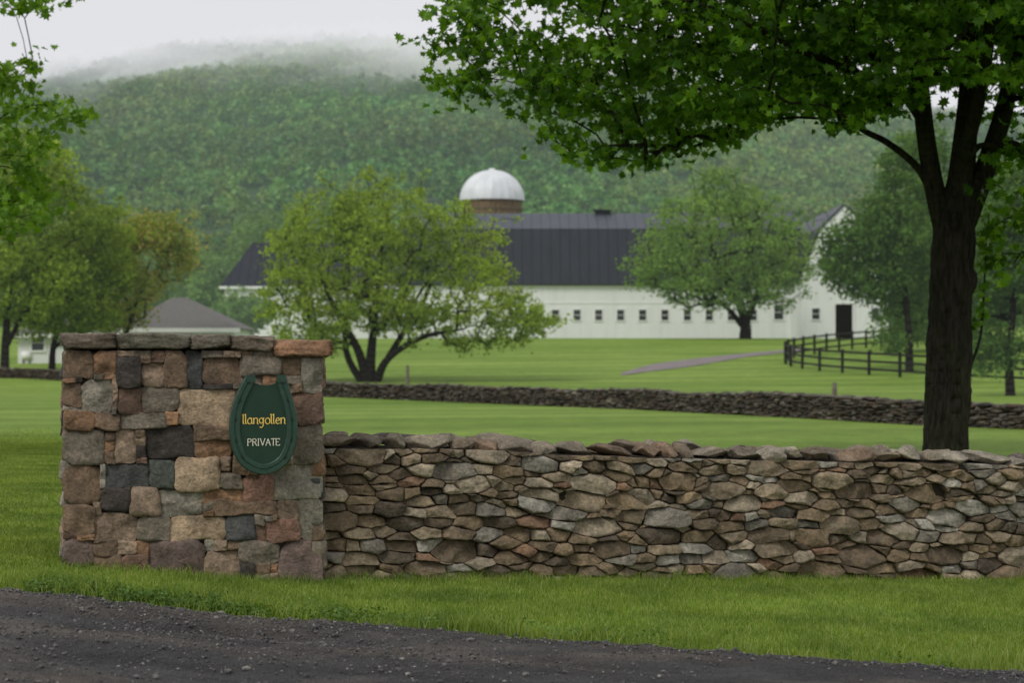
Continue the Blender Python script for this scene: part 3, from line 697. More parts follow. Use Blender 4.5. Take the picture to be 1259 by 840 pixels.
mb=MB(); V=[(a0-.5,WYY-.5,ze-.05),(a1,WYY-.5,ze-.05),(a1,WYY+12.5,ze-.05),(a0-.5,WYY+12.5,ze-.05),(a0+2.4,WYY+6,zr),(a1,WYY+6,zr)]
mb.add(V,[[[0,1,5,4],[2,3,4,5]],[[0,4,3],[1,2,5]],[[0,3,2,1]]]); mb.build('roof',M['roof'],wing)
mb=MB(); mb.box(a0-.52,a1,WYY-.56,WYY-.505,ze-.3,ze-.02); mb.build('fascia',M['trim'],wing)
GY=199.0
gb=thing('gable_barn','tall white gable fronted barn with dark doorway at the right end of the long barn','barn',(PX(1037,GY),GY,3.6))
gx0,gx1=PX(985,GY),PX(1092,GY)
gambrel(gb,gx0,gx1,GY,GY+26,3.2,PZ(340,GY),PZ(283,GY),1.9,PZ(253,GY),'y',.12)
mb=MB(); xa,xb=PX(1027,GY),PX(1048,GY); zt=PZ(374,GY); zb_=3.3
mb.box(xa,xb,GY-.02,GY-.008,zb_,zt); o=mb.build('doorway',M['black'],gb)  # flat black panel on a solid wall, painted for the unlit interior
mb=MB(); mb.box(xa-.18,xa,GY-.06,GY,zb_,zt+.18); mb.box(xb,xb+.18,GY-.06,GY,zb_,zt+.18); mb.box(xa,xb,GY-.06,GY,zt,zt+.18); mb.build('door_frame',M['trim'],o)
mb=MB(); mb.box(xb+.25,xb+1.9,GY-.12,GY-.03,zb_,zt+.05); mb.bar((xb+.35,GY-.14,zb_+.2),(xb+1.8,GY-.14,zt-.2),.12,.05); mb.build('sliding_door',M['white'],gb)
window(gb,PX(1003,GY),GY,PZ(386,GY),.75,1.1); window(gb,PX(1038,GY),GY,PZ(325,GY),.9,1.4); window(gb,PX(1076,GY),GY,PZ(386,GY),.75,1.1)
# silo
SY=229.0; sxx=PX(605,SY); R=3.55; silo=thing('silo','round brown stave silo with shiny white dome rising behind the barn','silo',(sxx,SY,3.6))
th=np.arange(96)/96*2*np.pi; zs=[3.0]+list(np.arange(4,PZ(247,SY),.75))+[PZ(247,SY)]
rad=R*.965*(1+.006*np.sign(np.sin(th*24)))
V=np.array([[(sxx+np.cos(t)*q,SY+np.sin(t)*q,z) for t,q in zip(th,rad)] for z in zs]); i=np.arange(96);j=(i+1)%96
mk('shaft',V,np.concatenate([np.stack([i,j,j+96,i+96],1)+k*96 for k in range(len(zs)-1)]),M['silo'],silo)
mb=MB()
for z in np.arange(8,PZ(249,SY),.9): mb.tube([(sxx+np.cos(t)*R*.985,SY+np.sin(t)*R*.985,z) for t in np.linspace(0,2*np.pi,49)],.045,6)
mb.build('hoops',M['wood'],silo)
V=[];zb0=PZ(247,SY);hd=PZ(209,SY)-zb0; n=96
for k in range(15):
    a=k/14*math.pi/2
    for q,t in enumerate(th): 
        rr=R*1.04*math.cos(a)**.92*(1+.014*(q%4==0)) if k<14 else .12
        V.append((sxx+math.cos(t)*rr,SY+math.sin(t)*rr,zb0+hd*math.sin(a)))
V=np.array(V); dm=mk('dome',V,[np.concatenate([np.stack([i,j,j+96,i+96],1)+k*96 for k in range(14)]),(np.arange(96)+14*96)[None]],M['dome'],silo,False)
mb=MB(); mb.tube([(sxx,SY,zb0+hd-.1),(sxx,SY,zb0+hd+.2)],[.45,.3],16); mb.build('dome_cap',M['dome'],dm)
# cottage
CY=130.0; cot=thing('cottage','low white cottage with grey brown hipped roof behind the left trees','cottage',(PX(220,CY),CY,1.2))
def hip(c0,c1,y0,dp,ze,zr,rl,rr_):
    mb=MB(); mb.box(c0,c1,y0,y0+dp,.3,ze); mb.build('wall',M['white'],cot)
    e_=.45; mb=MB(); V=[(c0-e_,y0-e_,ze),(c1+e_,y0-e_,ze),(c1+e_,y0+dp+e_,ze),(c0-e_,y0+dp+e_,ze),(c0+rl,y0+dp/2,zr),(c1-rr_,y0+dp/2,zr)]
    mb.add(V,[[[0,1,5,4],[2,3,4,5]],[[0,4,3],[1,2,5]],[[0,3,2,1]]]); mb.build('roof',M['roof2'],cot)
    mb=MB(); mb.box(c0-e_,c1+e_,y0-e_-.06,y0-e_-.004,ze-.26,ze+.02); mb.build('fascia',M['trim'],cot)
hip(PX(150,CY),PX(288,CY),CY,7.5,PZ(404,CY),PZ(366,CY+3.7),2.7,3.7)
hip(PX(22,CY+1.5),PX(141,CY+1.5),CY+1.5,5,PZ(410,CY),PZ(392,CY+4),1.8,.4)
for px in (40,86,175,212,255): window(cot,PX(px,CY),CY if px>150 else CY+1.5,1.2+1.45,.8,1.0)
p=gh(33,447); zz=float(G(*p)); t_=thing('storage_tank','small white tank standing on the grass in front of the cottage','tank',(p[0],p[1],zz))
mb=MB(); mb.tube([(p[0]-.35,p[1],zz+.5),(p[0]-.3,p[1],zz+.5),(p[0]+.3,p[1],zz+.5),(p[0]+.35,p[1],zz+.5)],[.15,.3,.3,.15],16); mb.build('drum',M['trim'],t_,True)
for s_ in (-.2,.2): mb=MB(); mb.box(p[0]+s_-.04,p[0]+s_+.04,p[1]-.2,p[1]+.2,zz-.02,zz+.25); mb.build('foot',M['wood'],t_)
# ------------------------------------------------------------------ fence
def fence(name,label,pts,n,h):
    P=np.array([(PX(a,b),b) for a,b in pts]); P=spline(P,12); sg=np.r_[0,np.cumsum(np.linalg.norm(np.diff(P,axis=0),axis=1))]
    s=np.linspace(0,sg[-1],n); Q=np.stack([np.interp(s,sg,P[:,0]),np.interp(s,sg,P[:,1])],-1)
    root=thing(name,label,'fence',(Q[0][0],Q[0][1],float(G(*Q[0])))); z=G(Q[:,0],Q[:,1])
    for q,zz in zip(Q,z): m2=MB(); m2.box(q[0]-.08,q[0]+.08,q[1]-.08,q[1]+.08,zz-.1,zz+h+.12); m2.build('post',M['fence'],root)
    for f_ in (.3,.65,1.0):
        m2=MB()
        for k in range(n-1): m2.bar((Q[k][0],Q[k][1]-.10,z[k]+h*f_-.04),(Q[k+1][0],Q[k+1][1]-.10,z[k+1]+h*f_-.04),.04,.13)
        m2.build('rail',M['fence'],root)
fence('paddock_fence','black board paddock fence sweeping across the slope right of the track',[(1300,101),(1235,104),(1140,110),(1050,117),(990,124),(966,131),(975,140),(1020,150),(1080,160),(1150,168)],24,1.3)
for px,py,h,lab in ((1026,492,.55,'short grey wooden stake just behind the low wall at right'),(501,469,.75,'short grey wooden stake on the lawn beside the bushy tree')):
    x,y=PX(px,66 if px>1000 else 100),(66 if px>1000 else 100); z=float(G(x,y)); mb=MB(); mb.tube([(x,y,z-.1),(x,y,z+h*.97),(x,y,z+h+.25)],[.09,.085,.07],10); tag(mb.build('wooden_stake',M['wood']),lab,'stake')
# ------------------------------------------------------------------ trees
MAPLE=np.array([(0,-.55),(.10,-.28),(.42,-.38),(.33,-.12),(.62,.12),(.34,.16),(.30,.42),(.12,.30),(0,.72),(-.12,.30),(-.30,.42),(-.34,.16),(-.62,.12),(-.33,-.12),(-.42,-.38),(-.10,-.28)])
DIAM=np.array([(0,-.6),(.42,-.05),(.0,.65),(-.42,-.02)])
def leaves(P,size,r,shape=DIAM,upb=.9,droop=.25):
    n=len(P); N=r.normal(size=(n,3)); N/=np.linalg.norm(N,axis=1,keepdims=True); N=N*1.0+np.array([0,0,upb]); N/=np.linalg.norm(N,axis=1,keepdims=True)
    T=r.normal(size=(n,3))-np.array([0,0,droop]); T-=N*(T*N).sum(1,keepdims=True); T/=np.linalg.norm(T,axis=1,keepdims=True); B=np.cross(N,T)
    s=size*r.uniform(.55,1.3,n); k=len(shape)
    fold=np.abs(shape[:,0])*.45-.2*shape[:,1]**2
    V=P[:,None]+(B[:,None]*shape[None,:,0:1]+T[:,None]*shape[None,:,1:2]+N[:,None]*fold[None,:,None])*s[:,None,None]
    return V.reshape(-1,3),np.arange(n*k).reshape(n,k)
def sample_env(ells,n,space,r,shell=.45,reject=None):
    vol=np.array([e[3]*e[4]*e[5] for e in ells]); pr_=vol**.8/np.sum(vol**.8); tries=0; L=[]
    while len(L)<n and tries<n*25:
        tries+=1; e=ells[r.choice(len(ells),p=pr_)]; d=r.normal(size=3); d/=np.linalg.norm(d); q=r.random()**shell
        p=np.array(e[:3])+d*q*np.array(e[3:6])
        if reject is not None and reject(p): continue
        if L and np.min(np.sum((np.array(L[-1200:])-p)**2,1))<space**2: continue
        L.append(p)
    return np.array(L)
def skeleton(trunks,att,step,tip,r,bow=.10):
    nodes=[];par=[];fix=[]
    for pts,ra in trunks:
        P=spline(np.array(pts),6); R_=np.interp(np.linspace(0,1,len(P)),np.linspace(0,1,len(ra)),ra)
        if nodes:
            d=np.linalg.norm(np.array(nodes)-P[0],axis=1); q=int(np.argmin(d))
        else: q=-1
        for p,rr in zip(P,R_): nodes.append(p); par.append(q); fix.append(rr); q=len(nodes)-1
    top=np.array(nodes).mean(0); att=att[np.argsort(np.linalg.norm(att-top,axis=1))]
    cap=np.zeros((len(nodes)+len(att)*14,3)); cap[:len(nodes)]=nodes; cnt=len(nodes); zmin=np.array(nodes)[:,2].min()
    ht=np.array(nodes)[:,2].max()-zmin
    for a in att:
        D=cap[:cnt]-a; d=np.linalg.norm(D,axis=1)+np.maximum(0,D[:,2])*1.5+np.maximum(0,(zmin+ht*.25)-cap[:cnt,2])*2
        q=int(np.argmin(d)); s0=cap[q].copy(); L=np.linalg.norm(a-s0); n=int(min(12,max(1,math.ceil(L/step))))
        for k in range(1,n+1):
            t=k/n; p=s0*(1-t)+a*t+np.array([0,0,bow*L*math.sin(math.pi*t)])+(r.normal(0,.05*step,3)*(k<n))
            cap[cnt]=p; nodes.append(p); par.append(q); fix.append(0); q=cnt; cnt+=1
    N=np.array(nodes); par=np.array(par); e=2.3; acc=np.zeros(len(N)); 
    kids=np.bincount(par[par>=0],minlength=len(N))
    for k in range(len(N)-1,-1,-1):
        if kids[k]==0: acc[k]+=tip**e
        if par[k]>=0: acc[par[k]]+=acc[k]
    rad=acc**(1/e); fx=np.array(fix); rad=np.where(fx>0,fx,rad)
    for k in range(len(N)):
        if par[k]>=0: rad[k]=min(rad[k],rad[par[k]])
    return N,par,rad
def make_tree(name,label,base,trunks,att,leafP,lsize,lm,bm_,r,step=.5,tip=.01,shape=DIAM,group=None,upb=.9,trunk_tubes=None):
    root=thing(name,label,'tree',base,group)
    N,par,rad=skeleton(trunks,att,step,tip,r)
    mb=MB(); k=np.where(par>=0)[0]; mb.frustums(N[par[k]],N[k],rad[par[k]],rad[k],7)
    if trunk_tubes:
        for P,R_ in trunk_tubes: mb.tube(P,R_,48,True,lambda V: .11*vn(V*np.array([1,1,.25]),7)+.07*vn(V*np.array([1,1,.22]),22)+.06*vn(V*np.array([1,1,.3]),45)+.40*np.maximum(0,vn(V,2.6,4.4)-.25))
    mb.build('trunk',bm_,root,True)
    V,Fc=leaves(leafP,lsize,r,shape,upb); mk('crown',V,Fc,lm,root)
    return root
def clus(att,n,sig,r,flat=.6):
    m=len(att); k=r.poisson(n,m); idx=np.repeat(np.arange(m),k); 
    return att[idx]+r.normal(size=(len(idx),3))*np.array([1,1,flat])*(sig*r.uniform(.6,1.25,m)[idx])[:,None]
# big maple
r=np.random.default_rng(101); D=26.0; q=lambda px,py,dd=0: (PX(px,D+dd),D+dd,PZ(py,D+dd))
bx=PX(1164,D); gz=float(G(bx,D))
tr=[([(bx,D,gz-.1),(bx,D,1.0),q(1167,400),q(1172,320),q(1178,255),q(1184,190),q(1190,120),q(1192,30),(6.1,D,9.5),(6.2,D,12)],[.30,.27,.26,.25,.21,.17,.14,.11,.08,.04]),
 ([q(1163,290),q(1148,230),q(1138,170),q(1130,100),q(1114,-20),(4.9,25.6,8.5),(4.5,25,10.5)],[.16,.135,.125,.12,.10,.07,.03]),
 ([q(1150,245),q(1128,206),q(1092,176),q(1058,158),q(1010,122),q(960,98,-.3),q(900,70,-.6),q(850,52,-1),q(760,30,-1.3)],[.066,.052,.045,.04,.036,.032,.028,.022,.014]),
 ([q(1184,275),q(1210,210),q(1234,135),q(1262,20),(7.6,26.6,8),(7.9,27,9)],[.17,.145,.125,.10,.06,.03]),
 ([q(1180,215),(5.9,24.8,5.2),(5.6,23.2,6.4),(5.2,21.8,7.4)],[.10,.08,.05,.03]),
 ([q(1136,150),q(1085,80,.5),q(1010,10,1),q(930,-60,1.2)],[.075,.06,.05,.02]),
 ([q(1134,120),q(1070,95,-1),q(980,60,-2.2),q(880,10,-3)],[.06,.05,.038,.02]),
 ([q(1178,230),(6.3,27.4,5.2),(6.6,29.2,6.6)],[.09,.06,.03]),
 ([q(1192,455),q(1206,410),q(1210,350),q(1214,280)],[.02,.016,.012,.006])]
bxp=[400,530,560,600,640,665,700,760,810,860,900,940,975,1010,1060,1110,1150,1200,1240,1300,1500]
byp=[-150,70,108,95,118,160,190,205,205,178,182,145,122,138,148,142,100,110,180,230,230]
def lowb(p):
    px=CX+p[0]/p[1]*F; py=HY-(p[2]-CZ)/p[1]*F
    return py>np.interp(px,bxp,byp)-6+24*float(vn(p[None],1.3)[0]) or px<550+22*float(vn(p[None],1.3,3)[0]) or float(vn(p[None]*np.array([1,1,1.8]),.85,9)[0])<-.32
E=[(5.0,25.6,8.3,6.9,4.6,4.75)]
att=sample_env(E,760,.37,r,.5,lambda p: lowb(p) or p[2]>7.0)
up=sample_env(E,130,.95,r,.5,lambda p: p[2]<7.1 or p[0]<-.2)
tips=[]
for px,py,sp_ in ((568,15,1),(562,60,1),(578,98,1),(552,112,1),(620,100,1),(660,150,1),(692,182,1),(740,192,1),(790,200,1),(850,176,1),(895,176,1),(935,135,1),(605,40,1),(670,100,1),(1225,225,.4),(1250,265,.4),(1232,300,.3),(1256,318,.3),(1245,180,.5),(1008,130,1),(1075,130,1),(1040,142,1)):
    for _ in range(3): dd=r.uniform(-1.2,1.2); tips.append((PX(px+r.normal(0,11),D+dd),D+dd,PZ(py+r.normal(0,9),D+dd)))
tips=np.array(tips)
shoot=np.array([q(1208,365),q(1214,330),q(1210,300),q(1220,280),q(1203,395),q(1216,262)])
att2=np.concatenate([att,up,tips])
lp=np.concatenate([clus(att,40,.26,r,.28),clus(tips,25,.19,r,.45),clus(shoot,12,.09,r,1.0)])
P=spline(np.array([(bx,D,gz-.15),(bx,D,gz+.25),(bx,D,1.0),q(1166,430),q(1168,370),q(1171,320),q(1174,280),q(1178,240),q(1183,200)]),14)
R_=np.interp(np.linspace(0,1,len(P)),[0,.12,.3,.55,.72,.85,1],[.40,.285,.26,.255,.275,.22,.13])
tree1=make_tree('maple_tree','large dark trunked maple behind the near wall at right, its boughs overhanging the view',(bx,D,gz),tr,np.concatenate([att2,shoot]),lp,.124,M['maple'],M['bark'],r,.35,.0075,MAPLE,None,.7,[(P,R_)])
V,Fc=leaves(clus(up,42,.45,r,.6),.34,r,MAPLE,.8); mk('upper_crown',V,Fc,M['maple'],tree1)
# near maple at left, mostly outside the frame
r=np.random.default_rng(202); D=27.0; bx=PX(-330,D); gz=float(G(bx,D))
pts=[]
for px,py,n_,sg in ((3,90,3,7),(22,100,3,6),(32,76,2,6),(15,135,4,10),(55,135,3,10),(85,140,2,7),(103,142,1,4),(15,180,4,12),(55,172,2,8),(22,220,4,12),(48,236,2,8),(18,262,4,10),(42,272,2,8),(0,285,3,8),(-5,230,4,12),(-40,150,9,22),(-50,240,9,22),(-60,80,7,22),(14,4,2,5),(45,1,2,5),(75,-2,1,4),(-100,180,10,36),(-160,120,12,42),(-120,40,10,40),(-220,80,12,50)):
    for _ in range(n_): dd=r.uniform(-1.2,1.2); pts.append((PX(px+r.normal(0,sg),D+dd),D+dd,PZ(py+r.normal(0,sg*.8),D+dd)))
pts=np.array(pts); up=sample_env([(bx-.4,D,8.2,2.9,3.4,3.2)],90,.7,r)
tr=[([(bx,D,gz-.1),(bx,D,2.5),(bx+.1,D,5),(bx,D,8),(bx,D,11)],[.3,.25,.2,.12,.04]),([(bx+.05,D,2.8),(bx+1,D,3.6),(PX(-60,D),D,4.2)],[.09,.06,.03]),([(bx+.05,D,4.4),(bx+1.2,D,5.4),(PX(-40,D),D,5.9)],[.08,.05,.02])]
t2=make_tree('maple_tree','bright leafy boughs of a maple reaching in from the upper left edge',(bx,D,gz),tr,np.concatenate([pts,up]),clus(pts,24,.15,r,.5),.118,M['maple2'],M['bark'],r,.35,.006,MAPLE,None,.6)
V,Fc=leaves(clus(up,50,.4,r,.6),.3,r,MAPLE,.8); mk('upper_crown',V,Fc,M['maple'],t2)
def pt_tree(name,label,px,d,ells,trunkpx,n,space,per,ls,lm,seed,tip=.012,group=None,flat=.75,shell=.42,upb=.5,sg=.62,hole=-.36,zlow=1.0,shoot=.28):
    r=np.random.default_rng(seed); x=PX(px,d); gz=float(G(x,d))
    E=[(PX(a,d),d,PZ(b,d),c*d/F,c*d/F*.9,e_*d/F) for a,b,c,e_ in ells]
    att=sample_env(E,n,space,r,shell,lambda p: p[2]<gz+zlow or float(vn(p[None],.62*105/d,seed)[0])<hole)
    top=att[r.choice(len(att),max(8,len(att)//3),replace=False)]; sh=top+np.stack([r.normal(0,.7,len(top)),r.normal(0,.5,len(top)),r.uniform(-.3,1.3,len(top))],-1)*(space/.5)
    tr=[]
    for pts_,ra in trunkpx:
        tr.append(([(PX(a,d+dy),d+dy,(gz-.1 if b is None else PZ(b,d))) for a,b,dy in pts_],ra))
    lp=np.concatenate([clus(att,per,space*sg,r,flat),clus(sh,per*shoot,space*.36,r,1.2)])
    return make_tree(name,label,(x,d,gz),tr,np.concatenate([att,sh]),lp,ls,lm,M['bark2'],r,space*.7,tip,DIAM,group,upb)
pt_tree('spreading_tree','wide bright green multi stemmed tree left of the long barn',450,105,[(435,325,118,92),(425,268,58,56),(475,258,52,50),(545,310,86,66),(615,388,76,34),(370,372,64,48),(500,390,110,38),(395,290,50,50),(560,360,80,45),(385,415,60,22),(600,418,50,16),(650,400,30,22)],
 [([(452,None,0),(440,430,0),(415,385,0),(390,330,0)],[.30,.22,.16,.08]),([(455,None,0),(456,440,0),(462,380,.5),(470,300,.5)],[.34,.26,.18,.08]),([(462,None,0),(478,440,-.5),(520,415,-1),(570,405,-1)],[.26,.19,.13,.05]),([(446,None,0),(428,440,.6),(424,400,1.5),(430,330,3)],[.22,.18,.13,.06]),([(458,None,0),(486,425,1),(520,370,2),(540,320,2)],[.2,.16,.12,.05])],
 640,.48,44,.17,M['tree2'],301,.018,sg=.58,hole=-.33,zlow=1.3,shoot=.36)
pt_tree('round_tree','rounded green tree with dark trunk standing before the long barn',915,186,[(880,298,95,66),(925,300,66,66),(880,250,60,40),(822,325,56,42),(955,335,44,46),(890,352,92,32),(850,270,45,34),(980,300,30,32)],
 [([(916,None,0),(916,395,0),(905,365,0),(880,320,0),(870,270,0)],[.62,.5,.36,.22,.1]),([(916,398,0),(930,365,0),(950,320,1)],[.4,.26,.1]),([(914,402,0),(890,375,-1),(850,345,-2)],[.3,.2,.08])],
 420,.88,42,.28,M['tree3'],302,.038,sg=.56,hole=-.30,shoot=.34)
pt_tree('shade_tree','green tree half hiding the gable fronted barn',1118,122,[(1108,285,58,66),(1128,215,50,55),(1130,360,46,60),(1055,312,46,42),(1080,345,44,28),(1035,325,32,34),(1100,400,28,34)],
 [([(1118,None,0),(1117,410,0),(1110,330,0),(1105,240,0)],[.28,.22,.16,.06])],400,.55,50,.22,M['tree4'],303)
pt_tree('shade_tree','dark green tree beyond the maple trunk at the right edge',1243,88,[(1240,370,60,78),(1262,270,60,80),(1215,430,34,32),(1210,330,34,60)],
 [([(1242,None,0),(1241,440,0),(1246,370,0),(1250,270,0)],[.24,.18,.13,.05])],330,.43,46,.18,M['tree4'],304)
pt_tree('shade_tree','leafy tree filling the gap just right of the maple trunk in the distance',1200,150,[(1195,320,78,110),(1160,370,50,70),(1230,300,60,90),(1120,400,40,40)],
 [([(1200,None,0),(1199,400,0),(1197,300,0)],[.35,.25,.1])],380,.78,48,.31,M['tree4'],305,.02)
pt_tree('garden_tree','tall green tree at the left edge behind the low stone wall',6,117,[(30,300,66,92),(10,220,66,70),(58,222,46,46),(70,350,44,50),(-30,330,60,80),(95,260,34,40)],
 [([(6,None,0),(7,420,0),(12,350,0),(15,250,0)],[.3,.24,.18,.08]),([(8,425,0),(35,370,0),(55,300,0)],[.18,.12,.05])],430,.55,44,.215,M['tree2'],306,.016,shoot=.34)
pt_tree('garden_tree','green tree in front of the cottage wall, second from the left edge',66,121,[(105,330,56,52),(120,288,40,36),(90,388,58,28),(40,395,36,22)],
 [([(64,None,0),(66,425,0),(78,385,0),(95,320,0)],[.24,.18,.12,.05]),([(65,430,0),(100,395,0),(130,360,0)],[.12,.1,.05])],270,.54,42,.21,M['tree2'],307,.016,shoot=.34)
pt_tree('garden_tree','young tree with faintly orange leaves beside the cottage roof',150,124,[(188,302,42,40),(160,345,42,40),(218,312,24,30),(145,382,40,28)],
 [([(150,None,0),(152,425,0),(165,380,0),(185,320,0)],[.2,.16,.11,.05])],220,.50,38,.20,M['treeo'],308,.016,shoot=.34)
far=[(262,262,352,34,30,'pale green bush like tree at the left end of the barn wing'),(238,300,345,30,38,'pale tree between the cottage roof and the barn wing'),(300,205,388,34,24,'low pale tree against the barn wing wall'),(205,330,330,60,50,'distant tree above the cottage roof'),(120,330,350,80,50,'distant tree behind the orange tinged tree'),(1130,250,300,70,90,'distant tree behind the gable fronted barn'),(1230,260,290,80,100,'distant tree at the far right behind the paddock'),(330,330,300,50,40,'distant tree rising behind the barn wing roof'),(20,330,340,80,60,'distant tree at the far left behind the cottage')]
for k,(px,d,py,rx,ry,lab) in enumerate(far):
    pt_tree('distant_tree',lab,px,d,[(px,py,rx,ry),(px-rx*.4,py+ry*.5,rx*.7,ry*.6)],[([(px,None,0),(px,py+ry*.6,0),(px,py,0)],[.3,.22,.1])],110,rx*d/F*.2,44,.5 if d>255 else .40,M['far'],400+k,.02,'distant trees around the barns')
# ------------------------------------------------------------------ hill and forest
def ridge(px): return np.interp(px,[-900,-300,-60,60,150,300,450,560,700,850,1000,1150,1400,2200],[260,190,135,104,88,64,52,48,58,86,120,148,175,220])
def hillz(x,y):
    px=CX+x/1500*F; Hz=(HY-ridge(px))/F*1500
    t=(y-600)/900; s=np.where(t<1,np.clip(t,0,1)**1.15,1-.25*np.clip(t-1,0,None)**1.2*1.0)
    P=xyz(x,y); nn=9*vn(P,.0045)+7*vn(P,.012,7)+3*vn(P,.03,2)
    spur=22*smooth(1-np.abs((px-(80+(y-600)*.25))/260))*smooth(1-np.abs(y-900)/330)
    return 10+Hz*s+nn*smooth(t*2.5)*.9+spur*.8-4*(t<=0)
hx=np.arange(-1300,1300,16.); hy=np.arange(590,2100,14.)
V,Fc=grid(hx,hy,lambda a,b: hillz(a,b)-1.5); o=mk('hill',V,Fc,M['hill'],None,True); tag(o,'long wooded hill with low cloud painted into its upper slopes','hill',kind='structure')
r=np.random.default_rng(55); n=23000
y=np.sqrt(r.uniform(610**2,1540**2,n)); x=PX(r.uniform(-70,1330,n),1)*y; z=hillz(x,y)
Rr=(2.0+3.6*r.random(n)**2)*(.75+.30*(y-600)/900); nq=32
dv=r.normal(size=(n,nq,3)); dv/=np.linalg.norm(dv,axis=2,keepdims=True); dv[...,2]=np.abs(dv[...,2])*1.0-.25
st=r.uniform(.9,1.7,(n,1,1))
P=np.stack([x,y,z+Rr*.45],-1)[:,None]+dv*Rr[:,None,None]*np.concatenate([np.ones((n,1,2)),st],2)*r.uniform(.55,1.2,(n,nq,1))
Nn=dv+r.normal(0,.6,dv.shape); Nn/=np.linalg.norm(Nn,axis=2,keepdims=True)
T=r.normal(size=dv.shape); T-=Nn*(T*Nn).sum(2,keepdims=True); T/=np.linalg.norm(T,axis=2,keepdims=True); B=np.cross(Nn,T)
s=(Rr[:,None]*.34*r.uniform(.6,1.3,(n,nq)))[...,None]
V=np.stack([P-T*s,P+B*s*.8,P+T*s,P-B*s*.8],2).reshape(-1,3)
patch=1+.34*vn(xyz(x,y),.010)+.16*vn(xyz(x,y),.035,4)
warm=1+.22*vn(xyz(x,y),.008,11)
tint=(r.uniform(.70,1.30,n)*patch)[:,None]*np.stack([r.uniform(.85,1.35,n)*warm,np.ones(n),r.uniform(.85,1.2,n)],-1)
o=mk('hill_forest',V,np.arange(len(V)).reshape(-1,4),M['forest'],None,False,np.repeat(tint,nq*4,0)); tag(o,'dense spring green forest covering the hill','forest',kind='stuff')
# ------------------------------------------------------------------ grass blades
def blades(x,y,h,w,r,lean=.45):
    n=len(x); z=G(x,y); a=r.uniform(0,2*np.pi,n); c,s=np.cos(a),np.sin(a); b=r.uniform(0,2*np.pi,n); l=h*r.uniform(.1,lean*2,n)
    lx,ly=np.cos(b)*l,np.sin(b)*l
    V=np.zeros((n,5,3))
    V[:,0]=np.stack([x-c*w,y-s*w,z-.003],-1);V[:,1]=np.stack([x+c*w,y+s*w,z-.003],-1)
    V[:,2]=np.stack([x+c*w*.8+lx*.35,y+s*w*.8+ly*.35,z+h*.6],-1);V[:,3]=np.stack([x-c*w*.8+lx*.35,y-s*w*.8+ly*.35,z+h*.6],-1)
    V[:,4]=np.stack([x+lx,y+ly,z+h*.95],-1)
    i=(np.arange(n)*5)[:,None]
    return V.reshape(-1,3),[i+np.array([[0,1,2,3]]),i+np.array([[3,2,4]])]
r=np.random.default_rng(66)
def wally(x): return np.where(x<-1.33,np.where(x<-3.05,99,13.45+.167*(x+2.16)),WY0+(x-WX0)*wd[1]/wd[0]-.05)
n=360000; x=r.uniform(-4.6,5.4,n); y=r.uniform(8.9,15.8,n)
inn=(y>edge(x)-.13*np.abs(r.normal(size=n)))&(y<wally(x))&(np.abs(x)<y*.262+.25)
inn&=(vn(xyz(x,y),2.4)+r.normal(0,.6,n)>-1.0)
x,y=x[inn],y[inn]; ed=y-edge(x)
h=(.024+.026*r.random(len(x)))*(1+.35*vn(xyz(x,y),1.7)); nearw=np.clip(1-(np.minimum(wally(x),30)-y)/.16,0,1); h*=1+1.5*nearw*r.random(len(x))
h*=np.where(ed<.35,1.6+1.1*(vn(xyz(x,y),4)>.0),1)
V1,F1=blades(x,y,h,.0014+.0015*r.random(len(x)),r)
n=170000; y=np.sqrt(r.uniform(13.2**2,44**2,n)); x=PX(r.uniform(-30,100,n),1)*y; inn=((x<-3.08)|(y>15.6))&(r.random(n)>smooth((y-17)/26)*.97); x,y=x[inn],y[inn]
V2,F2=blades(x,y,(.022+.022*r.random(len(x)))*(1-.5*smooth((y-17)/26)),.003+.0022*r.random(len(x))*(y/14),r)
V=np.concatenate([V1,V2]); o=mk('grass',V,[np.concatenate([F1[0],F2[0]+len(V1)]),np.concatenate([F1[1],F2[1]+len(V1)])],M['blade']); tag(o,'short green grass of the verge and lawn','grass',kind='stuff')
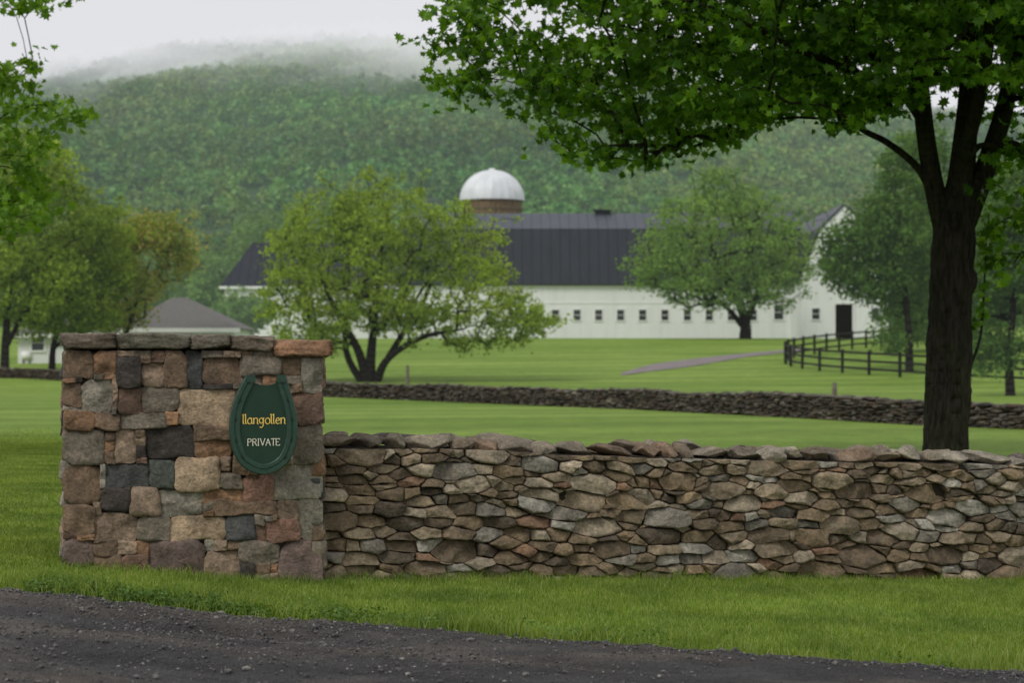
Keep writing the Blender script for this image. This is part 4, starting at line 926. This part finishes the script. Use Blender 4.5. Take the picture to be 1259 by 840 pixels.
# weeds along the drive edge
n=1900; x=np.concatenate([r.uniform(-4.2,-1.0,n),r.uniform(-1,4,n//6)]); y=edge(x)+np.abs(r.normal(0,.20,len(x)))-.02
kp=(vn(xyz(x,y),1.6)>-.25)&(y<wally(x)-.03); x,y=x[kp],y[kp]
P=np.repeat(np.stack([x,y,G(x,y)+.034],-1),10,0)+r.normal(size=(len(x)*10,3))*np.array([.035,.035,.020])
P[:,2]=np.maximum(P[:,2],G(P[:,0],P[:,1])+.006)
V,Fc=leaves(P,.021,r,np.array([(0,-.5),(.3,-.25),(.36,.1),(.18,.42),(0,.55),(-.18,.42),(-.36,.1),(-.3,-.25)]),1.0,0); o=mk('verge_weeds',V,Fc,M['weed']); tag(o,'low leafy weeds along the drive edge','weeds',kind='stuff')
# ------------------------------------------------------------------ light and camera
sc=bpy.context.scene
w=bpy.data.worlds.new('World'); sc.world=w; w.use_nodes=True; nt=w.node_tree; nt.nodes.clear()
sun_dir=Vector((-.50,-.62,.85)).normalized(); el=math.asin(sun_dir.z); az=math.atan2(sun_dir.x,sun_dir.y)
sky=nd(nt,'ShaderNodeTexSky',sky_type='NISHITA',sun_disc=False,sun_elevation=el,sun_rotation=az,air_density=1.0,dust_density=4.0,ozone_density=1.0)
hs=nd(nt,'ShaderNodeHueSaturation',{'Color':sky.outputs[0],'Saturation':.12,'Value':1.0})
mx=mix(nt,.93,hs.outputs[0],(7.9,7.95,8.3))
bg=nd(nt,'ShaderNodeBackground',{'Color':mx,'Strength':.1}); nd(nt,'ShaderNodeOutputWorld',{0:bg.outputs[0]})
L_=bpy.data.lights.new('sun','SUN'); L_.energy=1.5; L_.angle=math.radians(18); L_.color=(1,.97,.92); lo=bpy.data.objects.new('sun',L_); C.objects.link(lo)
lo.rotation_euler=(-sun_dir).to_track_quat('-Z','Y').to_euler()
cam=bpy.data.cameras.new('camera'); cam.sensor_width=36; cam.lens=F/1259*36; cam.shift_y=(HY-420)/1259; cam.clip_end=6000; cam.clip_start=.1
cam.dof.use_dof=True; cam.dof.focus_distance=13.8; cam.dof.aperture_fstop=3.0
co=bpy.data.objects.new('camera',cam); C.objects.link(co); co.location=(0,0,CZ); co.rotation_euler=(math.radians(90),0,0); sc.camera=co
sc.view_settings.view_transform='Standard'; sc.view_settings.look='None'; sc.view_settings.exposure=0
